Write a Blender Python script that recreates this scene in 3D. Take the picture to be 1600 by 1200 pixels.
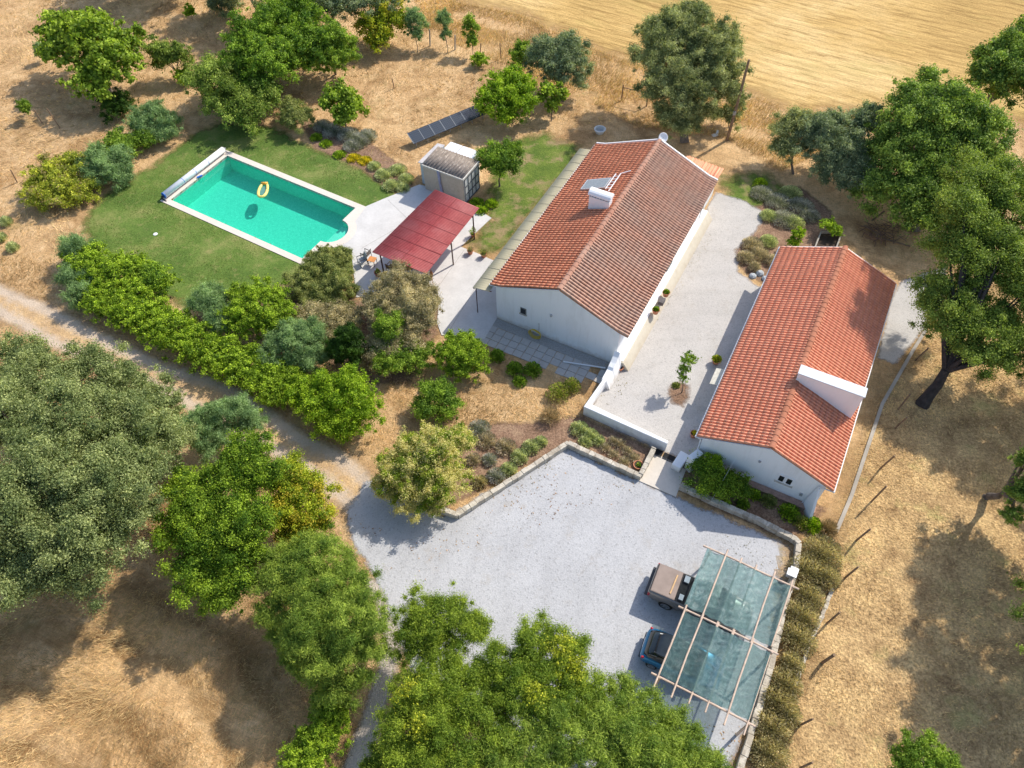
import bpy, math, random
import numpy as np
from mathutils import Vector, Matrix
PI = math.pi; R = math.radians
rng = np.random.default_rng(7); random.seed(7)
sc = bpy.context.scene
for o in list(bpy.data.objects): bpy.data.objects.remove(o)

# ---------------------------------------------------------------- camera (solved from the pool, the eaves and the uprights)
CH, FP, TILT, ROLL = 38.0, 1172.83, 0.636262, -0.0185070
F_ = np.array([0, math.sin(TILT), -math.cos(TILT)]); _R0 = np.array([1., 0, 0]); _U0 = np.cross(_R0, F_)
R_ = math.cos(ROLL)*_R0 + math.sin(ROLL)*_U0; U_ = -math.sin(ROLL)*_R0 + math.cos(ROLL)*_U0
cd = bpy.data.cameras.new('camera'); cam = bpy.data.objects.new('camera', cd); sc.collection.objects.link(cam)
cd.sensor_width = 36; cd.lens = FP/1600*36; cd.clip_end = 3000; cd.clip_start = 0.5
M = Matrix.Identity(4)
for i in range(3):
    M[i][0] = R_[i]; M[i][1] = U_[i]; M[i][2] = -F_[i]
M[2][3] = CH
cam.matrix_world = M; sc.camera = cam

def G(px, py, z=0.0):
    d = F_*FP + R_*(px-800) - U_*(py-600); s = (z-CH)/d[2]
    return (float(d[0]*s), float(d[1]*s), z)
def SC(x, y, z):                                   # photo pixels per metre, cos and sin of the view's angle off the plumb line
    v = np.array([x, y, z-CH]); dep = v@F_; return FP/dep, CH and abs(v[2])/np.linalg.norm(v), math.hypot(v[0], v[1])/np.linalg.norm(v)

# ---------------------------------------------------------------- world, sun, exposure
SUN_AZ, SUN_EL = R(37.5), R(44)
w = bpy.data.worlds.new("World"); sc.world = w; w.use_nodes = True
nt = w.node_tree; bg = nt.nodes['Background']
sky = nt.nodes.new('ShaderNodeTexSky'); sky.sky_type = 'NISHITA'; sky.sun_disc = False
sky.sun_elevation = SUN_EL; sky.sun_rotation = R(90)-SUN_AZ; sky.air_density = 1.0; sky.dust_density = 1.5
nt.links.new(sky.outputs[0], bg.inputs[0]); bg.inputs[1].default_value = 0.15
sl = bpy.data.lights.new('sun', 'SUN'); sl.energy = 3.5; sl.angle = R(0.6); sl.color = (1, 0.935, 0.83)
so = bpy.data.objects.new('sun', sl); sc.collection.objects.link(so)
dirv = Vector((math.cos(SUN_AZ)*math.cos(SUN_EL), math.sin(SUN_AZ)*math.cos(SUN_EL), math.sin(SUN_EL)))
so.rotation_euler = dirv.to_track_quat('Z', 'Y').to_euler(); so.location = (60, 60, 80)
sc.view_settings.view_transform = 'Standard'; sc.view_settings.look = 'None'
sc.view_settings.exposure = 0.48; sc.view_settings.gamma = 1
sc.render.engine = 'CYCLES'
sc.cycles.transparent_max_bounces = 16; sc.cycles.max_bounces = 8

# ---------------------------------------------------------------- materials
class NT:
    def __init__(s, name):
        s.m = bpy.data.materials.new(name); s.m.use_nodes = True; s.t = s.m.node_tree
        s.b = s.t.nodes['Principled BSDF']; s.out = s.t.nodes['Material Output']
        s.b.inputs['Roughness'].default_value = 0.85; s.b.inputs['Specular IOR Level'].default_value = 0.2
    def n(s, t, **k):
        x = s.t.nodes.new('ShaderNode'+t)
        for a, v in k.items(): setattr(x, a, v)
        return x
    def l(s, a, b): s.t.links.new(a, b)
    def coord(s, scale=(1, 1, 1), rz=0.0, obj=False):
        g = s.n('NewGeometry') if not obj else s.n('TexCoord')
        src = g.outputs['Position'] if not obj else g.outputs['Object']
        if rz:
            m0 = s.n('Mapping'); m0.inputs['Rotation'].default_value = (0, 0, rz); s.l(src, m0.inputs[0]); src = m0.outputs[0]
        mp = s.n('Mapping'); mp.inputs['Scale'].default_value = scale; s.l(src, mp.inputs[0]); return mp.outputs[0]
    def noise(s, scale, detail=4, rough=.6, vec=None, dist=0.0):
        x = s.n('TexNoise'); x.inputs['Scale'].default_value = scale; x.inputs['Detail'].default_value = detail
        x.inputs['Roughness'].default_value = rough; x.inputs['Distortion'].default_value = dist
        s.l(vec if vec is not None else s.coord(), x.inputs['Vector']); return x.outputs['Fac']
    def ramp(s, fac, stops, interp='LINEAR'):
        x = s.n('ValToRGB'); x.color_ramp.interpolation = interp
        e = x.color_ramp.elements
        while len(e) < len(stops): e.new(0.5)
        for q, (p, c) in zip(e, stops):
            q.position = p; q.color = tuple(c)+(1,) if len(c) == 3 else c
        s.l(fac, x.inputs[0]); return x.outputs[0]
    def mix(s, fac, a, b, mode='MIX'):
        x = s.n('Mix', data_type='RGBA', blend_type=mode)
        for v, i in ((fac, 0), (a, 6), (b, 7)):
            if isinstance(v, (int, float)): x.inputs[i].default_value = v
            elif isinstance(v, tuple): x.inputs[i].default_value = v if len(v) == 4 else v+(1,)
            else: s.l(v, x.inputs[i])
        return x.outputs[2]
    def math(s, op, a, b=0.0, clamp=False):
        x = s.n('Math', operation=op, use_clamp=clamp)
        for i, v in ((0, a), (1, b)):
            if isinstance(v, (int, float)): x.inputs[i].default_value = v
            else: s.l(v, x.inputs[i])
        return x.outputs[0]
    def mapr(s, v, a, b, c=0.0, d=1.0):
        x = s.n('MapRange'); s.l(v, x.inputs[0])
        for i, q in enumerate((a, b, c, d)): x.inputs[i+1].default_value = q
        return x.outputs[0]
    def attr(s, name):
        x = s.n('Attribute'); x.attribute_name = name; return x
    def col(s, c):
        if isinstance(c, tuple): s.b.inputs['Base Color'].default_value = c+(1,)
        else: s.l(c, s.b.inputs['Base Color'])
    def bump(s, h, strength=.5, dist=.05):
        x = s.n('Bump'); x.inputs['Strength'].default_value = strength; x.inputs['Distance'].default_value = dist
        s.l(h, x.inputs['Height']); s.l(x.outputs[0], s.b.inputs['Normal'])

def simple(name, c, rough=.7, metal=0., spec=.3, var=.15, scale=6., bump=0.):
    m = NT(name); f = m.noise(scale, 5, .6, m.coord(obj=False))
    lo = tuple(x*(1-var) for x in c); hi = tuple(min(1, x*(1+var)) for x in c)
    m.col(m.ramp(f, [(.3, lo), (.7, hi)])); m.b.inputs['Roughness'].default_value = rough
    m.b.inputs['Metallic'].default_value = metal; m.b.inputs['Specular IOR Level'].default_value = spec
    if bump: m.bump(m.noise(scale*6, 3), bump, .01)
    return m.m

# ---- the dry ground every sheet fades into
def dry(m):
    """colour and height sockets of dry summer grass, in world metres"""
    big = m.noise(.07, 4, .6); mid = m.noise(.9, 6, .72, dist=1.2); fine = m.noise(9, 6, .8, dist=.6)
    st1 = m.noise(2.2, 7, .8, m.coord((1, 6, 1), R(25)), .8)
    st2 = m.noise(2.2, 7, .8, m.coord((6, 1, 1), R(10)), .8)
    a = m.ramp(big, [(.34, (.58, .37, .185)), (.5, (.72, .48, .245)), (.66, (.80, .57, .31))])
    b = m.ramp(mid, [(.3, (.38, .25, .14)), (.47, (.68, .475, .27)), (.62, (.86, .66, .42))])
    c = m.mix(.55, a, b)
    s = m.mix(.5, m.ramp(st1, [(.36, (.42, .37, .31)), (.62, (1.3, 1.22, 1.1))]), m.ramp(st2, [(.36, (.5, .45, .4)), (.62, (1.25, 1.2, 1.1))]))
    c = m.mix(.8, c, s, 'MULTIPLY')
    c = m.mix(.42, c, m.ramp(fine, [(.32, (.5, .46, .42)), (.62, (1.3, 1.3, 1.28))]), 'MULTIPLY')
    pt = m.noise(.28, 6, .72, dist=.8); c = m.mix(.75, c, m.ramp(pt, [(.38, (.60, .53, .44)), (.52, (1, .98, .95)), (.66, (1.12, 1.12, 1.12))]), 'MULTIPLY')
    grn = m.ramp(m.noise(.33, 5, .7), [(.57, (0, 0, 0)), (.72, (1, 1, 1))])
    c = m.mix(m.math('MULTIPLY', grn, .38), c, (.25, .24, .085))
    h = m.math('ADD', m.math('ADD', m.math('MULTIPLY', mid, 1.2), st1), m.math('ADD', st2, fine))
    return c, h
def sheet_mat(name, fn, w0=-.05, w1=.25, amp=.5, nsc=1.6, bstr=.5, bdist=.06, rough=.95):
    m = NT(name); c, h = fn(m)
    e = m.attr('edge').outputs['Fac']; n = m.noise(nsc, 6, .75)
    k = m.mapr(m.math('ADD', e, m.math('MULTIPLY', m.math('SUBTRACT', n, .5), amp*2)), w0, w1)
    m.col(c); m.b.inputs['Roughness'].default_value = rough; m.bump(h, bstr, bdist)
    t = m.n('BsdfTransparent'); x = m.n('MixShader'); m.l(k, x.inputs[0]); m.l(t.outputs[0], x.inputs[1]); m.l(m.b.outputs[0], x.inputs[2]); m.l(x.outputs[0], m.out.inputs[0])
    return m.m

mt = NT('dry_grass'); c, h = dry(mt); mt.col(c); mt.bump(h, .9, .09); MAT_DRY = mt.m
def f_lawn(m):
    a = m.noise(.35, 5, .65); b = m.noise(7, 6, .8); s = m.noise(1.3, 6, .75)
    c = m.ramp(a, [(.3, (.075, .135, .026)), (.5, (.12, .19, .038)), (.68, (.23, .25, .08))])
    c = m.mix(.65, c, m.ramp(b, [(.3, (.45, .5, .4)), (.65, (1.4, 1.35, 1.3))]), 'MULTIPLY')
    c = m.mix(m.ramp(s, [(.54, (0, 0, 0)), (.75, (.8, .8, .8))]), c, (.34, .28, .12))
    return c, m.math('MULTIPLY', b, 2.0)
def f_rough_lawn(m):
    a = m.noise(.6, 5, .65); b = m.noise(7, 6, .8); s = m.noise(.5, 6, .7)
    c = m.ramp(a, [(.35, (.09, .15, .025)), (.55, (.16, .22, .04)), (.7, (.28, .27, .09))])
    c = m.mix(.7, c, m.ramp(b, [(.3, (.4, .45, .4)), (.65, (1.4, 1.35, 1.3))]), 'MULTIPLY')
    c = m.mix(m.ramp(s, [(.5, (0, 0, 0)), (.62, (.9, .9, .9))]), c, (.36, .26, .14))
    return c, m.math('MULTIPLY', b, 2.5)
def f_gravel(tint, sp=.5):
    def f(m):
        a = m.noise(.25, 4, .6); b = m.noise(14, 3, .9); v = m.n('TexVoronoi'); v.inputs['Scale'].default_value = 13; m.l(m.coord(), v.inputs['Vector'])
        c = m.ramp(a, [(.35, tuple(x*.88 for x in tint)), (.65, tint)])
        c = m.mix(sp, c, m.ramp(v.outputs['Color'], [(.10, (.62, .61, .60)), (.26, (.97, .97, .97)), (.8, (1.14, 1.13, 1.12))]), 'MULTIPLY')
        c = m.mix(.5, c, m.ramp(b, [(.35, (.72, .72, .72)), (.6, (1.12, 1.12, 1.12))]), 'MULTIPLY')
        d = m.noise(.8, 6, .75)
        c = m.mix(m.ramp(d, [(.56, (0, 0, 0)), (.74, (.5, .5, .5))]), c, (.36, .31, .25))
        rg = m.n('TexWave'); rg.wave_type = 'RINGS'; rg.rings_direction = 'Z'; rg.inputs['Scale'].default_value = .16; rg.inputs['Distortion'].default_value = 3.; rg.inputs['Detail'].default_value = 4; rg.inputs['Detail Scale'].default_value = 1.2
        sh = m.n('Mapping'); sh.inputs['Location'].default_value = (-13, -12, 0); m.l(m.coord(), sh.inputs[0]); m.l(sh.outputs[0], rg.inputs['Vector'])
        c = m.mix(.28, c, m.ramp(rg.outputs['Fac'], [(.0, (.86, .855, .85)), (.22, (1, 1, 1)), (.9, (1.03, 1.03, 1.03))]), 'MULTIPLY')
        sp2 = m.ramp(m.noise(3.2, 3, .9), [(.71, (0, 0, 0)), (.75, (.8, .8, .8))])
        c = m.mix(sp2, c, (.20, .19, .15))
        return c, m.math('ADD', v.outputs['Distance'], b)
    return f
def f_litter(m):
    a = m.noise(.6, 5, .7); v = m.n('TexVoronoi'); v.inputs['Scale'].default_value = 9; m.l(m.coord(), v.inputs['Vector']); b = m.noise(6, 6, .85)
    c = m.ramp(a, [(.32, (.30, .19, .09)), (.5, (.50, .34, .165)), (.68, (.68, .48, .23))])
    c = m.mix(.75, c, m.ramp(b, [(.36, (.38, .35, .32)), (.6, (1.4, 1.38, 1.35))]), 'MULTIPLY')
    c = m.mix(.4, c, m.ramp(v.outputs['Color'], [(.1, (.6, .55, .5)), (.8, (1.3, 1.3, 1.3))]), 'MULTIPLY')
    g = m.ramp(m.noise(.4, 5, .7), [(.56, (0, 0, 0)), (.7, (.5, .5, .5))])
    c = m.mix(g, c, (.42, .40, .14))
    return c, m.math('ADD', b, v.outputs['Distance'])
def f_mulch(m):
    a = m.noise(1.0, 5, .7); b = m.noise(8, 6, .85)
    c = m.ramp(a, [(.3, (.20, .12, .075)), (.5, (.28, .175, .115)), (.7, (.40, .27, .17))])
    c = m.mix(.8, c, m.ramp(b, [(.34, (.4, .38, .36)), (.6, (1.4, 1.4, 1.4))]), 'MULTIPLY')
    return c, m.math('MULTIPLY', b, 2.)
def f_field(m):
    rot = R(-60)
    wv = m.n('TexWave'); wv.wave_type = 'BANDS'; wv.bands_direction = 'X'
    wv.inputs['Scale'].default_value = .30; wv.inputs['Distortion'].default_value = 11.; wv.inputs['Detail'].default_value = 5; wv.inputs['Detail Scale'].default_value = .5; wv.inputs['Detail Roughness'].default_value = .65
    m.l(m.coord((1, 1, 1), rot), wv.inputs['Vector'])
    st = m.noise(1.0, 7, .78, m.coord((2.6, .22, 1), rot), .5); big = m.noise(.05, 5, .65); b = m.noise(5, 6, .8)
    c = m.ramp(big, [(.34, (.49, .325, .12)), (.5, (.58, .395, .155)), (.62, (.71, .52, .25))])
    c = m.mix(.30, c, m.ramp(wv.outputs['Fac'], [(.0, (.58, .50, .38)), (.3, (.92, .9, .85)), (.9, (1.15, 1.14, 1.1))]), 'MULTIPLY')
    c = m.mix(.75, c, m.ramp(st, [(.38, (.50, .43, .31)), (.47, (.95, .92, .86)), (.62, (1.22, 1.2, 1.15))]), 'MULTIPLY')
    c = m.mix(.5, c, m.ramp(b, [(.32, (.6, .55, .5)), (.65, (1.2, 1.2, 1.2))]), 'MULTIPLY')
    g = m.ramp(m.noise(.12, 5, .7, m.coord((1, .5, 1), rot)), [(.55, (0, 0, 0)), (.72, (.5, .5, .5))])
    c = m.mix(g, c, (.40, .34, .10))
    return c, m.math('ADD', m.math('MULTIPLY', st, 2.), b)
def f_track(m):
    r = m.attr('rut').outputs['Fac']; n = m.noise(1.8, 6, .75)
    k = m.mapr(m.math('ADD', r, m.math('MULTIPLY', m.math('SUBTRACT', n, .5), 1.3)), .66, .15)
    gc, gh = f_gravel((.58, .46, .345), .35)(m); lc, lh = f_litter(m)
    lc = m.mix(.5, lc, (.55, .37, .21))
    return m.mix(k, lc, gc), lh
def f_hay(m):
    c, h = dry(m); rg = m.n('TexWave'); rg.wave_type = 'RINGS'; rg.rings_direction = 'Z'; rg.inputs['Scale'].default_value = .11; rg.inputs['Distortion'].default_value = 7.; rg.inputs['Detail'].default_value = 5; rg.inputs['Detail Scale'].default_value = .8; rg.inputs['Detail Roughness'].default_value = .7
    sh = m.n('Mapping'); g0 = G(-60, 1420); sh.inputs['Location'].default_value = (-g0[0], -g0[1], 0); m.l(m.coord(), sh.inputs[0]); m.l(sh.outputs[0], rg.inputs['Vector'])
    c = m.mix(.85, c, m.ramp(rg.outputs['Fac'], [(.05, (.66, .60, .50)), (.3, (1, .98, .95)), (.85, (1.22, 1.2, 1.15))]), 'MULTIPLY')
    return c, m.math('ADD', h, m.math('MULTIPLY', rg.outputs['Fac'], 2.))
MAT_HAY = sheet_mat('hay_stubble', f_hay, -1, 1.5, 2.5, .4, .9, .09)
MAT_LAWN = sheet_mat('mown_lawn', f_lawn, -.3, .5, 1.2, .9, .6, .05)
MAT_RLAWN = sheet_mat('rough_lawn', f_rough_lawn, -.5, .7, 1.6, .7, .7, .06)
MAT_GRAV = sheet_mat('pale_gravel', f_gravel((.47, .472, .482)), -.05, .2, .5, 1.2, .35, .02)
MAT_CGRAV = sheet_mat('courtyard_gravel', f_gravel((.515, .49, .46), .4), -.05, .2, .35, 1.5, .35, .02)
MAT_LITTER = sheet_mat('leaf_litter', f_litter, -.8, 1., 2., .5, .8, .05)
MAT_MULCH = sheet_mat('mulch', f_mulch, -.1, .3, .5, 1.5, .8, .05)
MAT_FIELD = sheet_mat('stubble_field', f_field, -1, 1.5, 2.5, .3, .8, .08)
MAT_TRACK = sheet_mat('track_dirt', f_track, -.2, .5, .8, 1., .5, .04)

def roof_mat(name, lo, hi, grime, gam):
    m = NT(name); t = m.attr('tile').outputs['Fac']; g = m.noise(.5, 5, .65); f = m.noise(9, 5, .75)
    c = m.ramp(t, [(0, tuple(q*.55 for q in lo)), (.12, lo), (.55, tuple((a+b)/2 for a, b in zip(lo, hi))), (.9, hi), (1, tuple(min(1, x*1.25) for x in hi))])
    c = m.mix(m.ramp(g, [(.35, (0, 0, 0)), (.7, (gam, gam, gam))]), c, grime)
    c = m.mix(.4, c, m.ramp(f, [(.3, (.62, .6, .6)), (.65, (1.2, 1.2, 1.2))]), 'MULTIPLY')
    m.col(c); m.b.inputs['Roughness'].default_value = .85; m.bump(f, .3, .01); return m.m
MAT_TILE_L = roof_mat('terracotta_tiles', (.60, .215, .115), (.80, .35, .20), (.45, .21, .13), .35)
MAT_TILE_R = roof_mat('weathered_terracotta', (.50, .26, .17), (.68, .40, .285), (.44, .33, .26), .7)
MAT_TILE_A = roof_mat('new_terracotta', (.70, .275, .16), (.84, .385, .24), (.62, .275, .175), .35)
MAT_RIDGE = roof_mat('ridge_terracotta', (.70, .33, .22), (.82, .44, .31), (.5, .36, .28), .5)

def render_mat(name, c=(.85, .86, .87), stain=(.55, .54, .50), amt=.45):
    m = NT(name); a = m.noise(.9, 6, .7, m.coord((1, 1, .25))); f = m.noise(12, 4, .7)
    x = m.mix(m.ramp(a, [(.5, (0, 0, 0)), (.8, (amt, amt, amt))]), c, stain)
    sx = m.n('SeparateXYZ'); m.l(m.coord(), sx.inputs[0])
    sd_ = m.mapr(m.math('ADD', sx.outputs[2], m.math('MULTIPLY', m.math('SUBTRACT', m.noise(2.5, 5, .7), .5), .9)), .42, -.05, 0, .65)
    x = m.mix(sd_, x, (.45, .38, .29))
    st = m.noise(2.2, 5, .75, m.coord((1.6, 1.6, .12))); x = m.mix(m.ramp(st, [(.55, (0, 0, 0)), (.75, (.28, .28, .28))]), x, (.50, .50, .47))
    m.col(x); m.bump(f, .15, .01); return m.m
WHITE = render_mat('whitewashed_render'); CREAM = render_mat('dusty_limewash', (.60, .55, .45), (.46, .40, .30), .9)
def stone_mat():
    m = NT('limestone'); v = m.n('TexVoronoi'); v.inputs['Scale'].default_value = 2.6; m.l(m.coord(), v.inputs['Vector'])
    f = m.noise(9, 5, .7)
    c = m.ramp(v.outputs['Color'], [(.1, (.40, .35, .28)), (.5, (.52, .47, .39)), (.9, (.62, .57, .48))])
    c = m.mix(.7, c, m.ramp(f, [(.3, (.6, .58, .55)), (.65, (1.15, 1.15, 1.15))]), 'MULTIPLY')
    m.col(c); m.bump(f, .6, .03); return m.m
STONE = stone_mat()
def conc_mat(name, c, var=.12, joints=False):
    m = NT(name); a = m.noise(.6, 6, .7); f = m.noise(7, 5, .8)
    x = m.ramp(a, [(.3, tuple(q*(1-var) for q in c)), (.6, c), (.75, tuple(min(1, q*(1+var*.5)) for q in c))])
    x = m.mix(.35, x, m.ramp(f, [(.3, (.75, .74, .72)), (.6, (1.08, 1.08, 1.08))]), 'MULTIPLY')
    s = m.noise(1.7, 6, .8); x = m.mix(m.ramp(s, [(.62, (0, 0, 0)), (.8, (.5, .5, .5))]), x, (.42, .35, .27))
    m.col(x); m.bump(f, .15, .01); return m.m
CONC = conc_mat('pale_concrete', (.62, .605, .585), .16); COPING = conc_mat('pool_coping', (.70, .62, .545), .07)
PAVER = conc_mat('grey_pavers', (.47, .45, .42)); KERB = conc_mat('old_concrete', (.43, .39, .335), .3); LANDT = conc_mat('landing_tiles', (.64, .58, .50), .08)
def leafmat(name, a, b, trans=.35, rough=.6, third=None, tfrac=.9, gain=1.5):
    gain = gain*1.06 if gain > 1.12 else gain; gv_ = (gain,)*3 if name in ('straw', 'tall_dry_grass', 'dry_stems', 'dead_leaves', 'dry_lavender', 'lavender') else (gain*1.06, gain*.95, gain*.80)
    a = tuple(min(.8, q*g) for q, g in zip(a, gv_)); b = tuple(min(.85, q*g) for q, g in zip(b, gv_))
    m = NT(name); v = m.attr('v').outputs['Fac']; t = m.attr('t').outputs['Fac']
    c = m.ramp(t, [(.08, tuple(q*.85 for q in a)), (.92, tuple(min(.85, q*1.15) for q in b))])
    c = m.mix(.85, c, m.ramp(v, [(0, (.5, .53, .45)), (.6, (1.05, 1.05, 1.0)), (1, (1.6, 1.5, 1.35))]), 'MULTIPLY')
    if third: c = m.mix(m.ramp(m.attr('w').outputs['Fac'], [(tfrac-.02, (0, 0, 0)), (tfrac+.02, (1, 1, 1))]), c, third)
    m.col(c); m.b.inputs['Roughness'].default_value = rough; m.b.inputs['Specular IOR Level'].default_value = .25
    tr = m.n('BsdfTranslucent'); m.l(m.mix(1., c, (1.1, 1.15, .6), 'MULTIPLY'), tr.inputs[0])
    mx = m.n('MixShader'); mx.inputs[0].default_value = trans
    m.l(m.b.outputs[0], mx.inputs[1]); m.l(tr.outputs[0], mx.inputs[2]); m.l(mx.outputs[0], m.out.inputs[0]); return m.m
# species: material, leaf length, width, clump radius, clump spread upward (droop<0)
SP = {
 'oak':   (leafmat('oak_leaves', (.095, .142, .062), (.18, .228, .115), gain=1.75), .17, .085, .55),
 'cork':  (leafmat('cork_oak_leaves', (.09, .155, .03), (.19, .27, .065)), .17, .085, .55),
 'olive': (leafmat('olive_leaves', (.095, .13, .06), (.19, .225, .125), gain=1.95), .20, .06, .45),
 'silver': (leafmat('silver_olive_leaves', (.085, .13, .085), (.17, .22, .15), gain=1.9), .20, .06, .42),
 'fig':   (leafmat('fig_leaves', (.105, .19, .02), (.22, .32, .045)), .24, .19, .40),
 'fresh': (leafmat('fresh_green_leaves', (.13, .26, .02), (.27, .40, .04), gain=1.3), .17, .10, .38),
 'lime':  (leafmat('lime_green_leaves', (.15, .31, .015), (.30, .46, .035), gain=1.12), .17, .10, .38),
 'citrus': (leafmat('citrus_leaves', (.065, .15, .02), (.17, .28, .035), gain=1.45), .17, .09, .40),
 'carob': (leafmat('carob_leaves', (.055, .13, .012), (.16, .255, .025)), .17, .11, .50),
 'yellowing': (leafmat('yellowing_leaves', (.12, .20, .015), (.27, .33, .03), third=(.60, .50, .05), tfrac=.80), .17, .11, .45),
 'ash':   (leafmat('ash_leaves', (.07, .135, .03), (.17, .255, .06), gain=1.75), .22, .10, .55),
 'dark':  (leafmat('dark_conifer', (.018, .055, .01), (.05, .12, .015), gain=1.2), .15, .05, .22),
 'pine':  (leafmat('feathery_pine', (.09, .17, .028), (.20, .285, .055)), .30, .042, .50),
 'cedar': (leafmat('cedar_green', (.085, .16, .02), (.185, .265, .035)), .20, .05, .50),
 'tam':   (leafmat('tamarisk_green', (.10, .19, .09), (.19, .30, .15)), .24, .035, .38),
 'vine':  (leafmat('hedge_leaves', (.105, .205, .015), (.26, .39, .04), gain=1.35), .15, .09, .24),
 'privet': (leafmat('privet_leaves', (.11, .19, .02), (.22, .30, .04), third=(.70, .63, .24), tfrac=.52), .15, .09, .36),
 'rosem': (leafmat('rosemary', (.115, .165, .055), (.22, .26, .11)), .17, .045, .25),
 'scrub': (leafmat('grey_scrub', (.18, .18, .125), (.34, .325, .235), gain=1.6), .17, .05, .35),
 'lav':   (leafmat('lavender', (.17, .19, .145), (.32, .31, .33)), .20, .035, .22),
 'santo': (leafmat('grey_green_herb', (.20, .27, .16), (.38, .44, .32)), .14, .05, .2),
 'drylav': (leafmat('dry_lavender', (.22, .19, .15), (.40, .34, .28)), .20, .035, .22),
 'ochre': (leafmat('yellowish_bush', (.15, .215, .025), (.33, .38, .06), third=(.42, .33, .14), tfrac=.8), .18, .07, .35),
 'yflow': (leafmat('yellow_flowers', (.40, .40, .03), (.65, .6, .05), gain=1.1), .12, .09, .2),
 'climb': (leafmat('climber_leaves', (.24, .33, .03), (.42, .48, .05), gain=1.1), .15, .11, .5),
 'rose':  (leafmat('rose_leaves', (.13, .2, .04), (.26, .30, .09), third=(.7, .45, .33), tfrac=.92), .13, .08, .3),
 'green': (leafmat('bush_green', (.08, .17, .02), (.18, .28, .04)), .15, .08, .3),
 'dryst': (leafmat('dry_stems', (.30, .22, .12), (.50, .38, .22), trans=.15, gain=1), .35, .02, .35),
}
BARK = simple('bark', (.16, .13, .105), .95, var=.4, scale=5, bump=.6); DBARK = simple('dark_bark', (.055, .045, .042), .95, var=.4, scale=4, bump=.6)
TIMBER = simple('weathered_timber', (.58, .44, .34), .8, var=.2, scale=4); FENCEW = simple('fence_timber', (.24, .16, .10), .9, var=.35, scale=5)
BROWNM = simple('brown_steel', (.10, .055, .045), .5, var=.1); GREYM = simple('grey_metal', (.45, .46, .48), .4, .6, var=.1)
TERRA = simple('terracotta_pot', (.55, .22, .12), .8, var=.2); SOIL = simple('potting_soil', (.07, .05, .035), .95, var=.3)
WPLAST = simple('white_plastic', (.78, .79, .8), .4, var=.04); BLACKP = simple('black_plastic', (.02, .02, .022), .5, var=.1)
ORANGEW = simple('orange_wood', (.62, .27, .09), .6, var=.15); YHOSE = simple('yellow_hose', (.55, .40, .05), .5)
BLUEP = simple('blue_plastic', (.03, .14, .5), .5)

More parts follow.
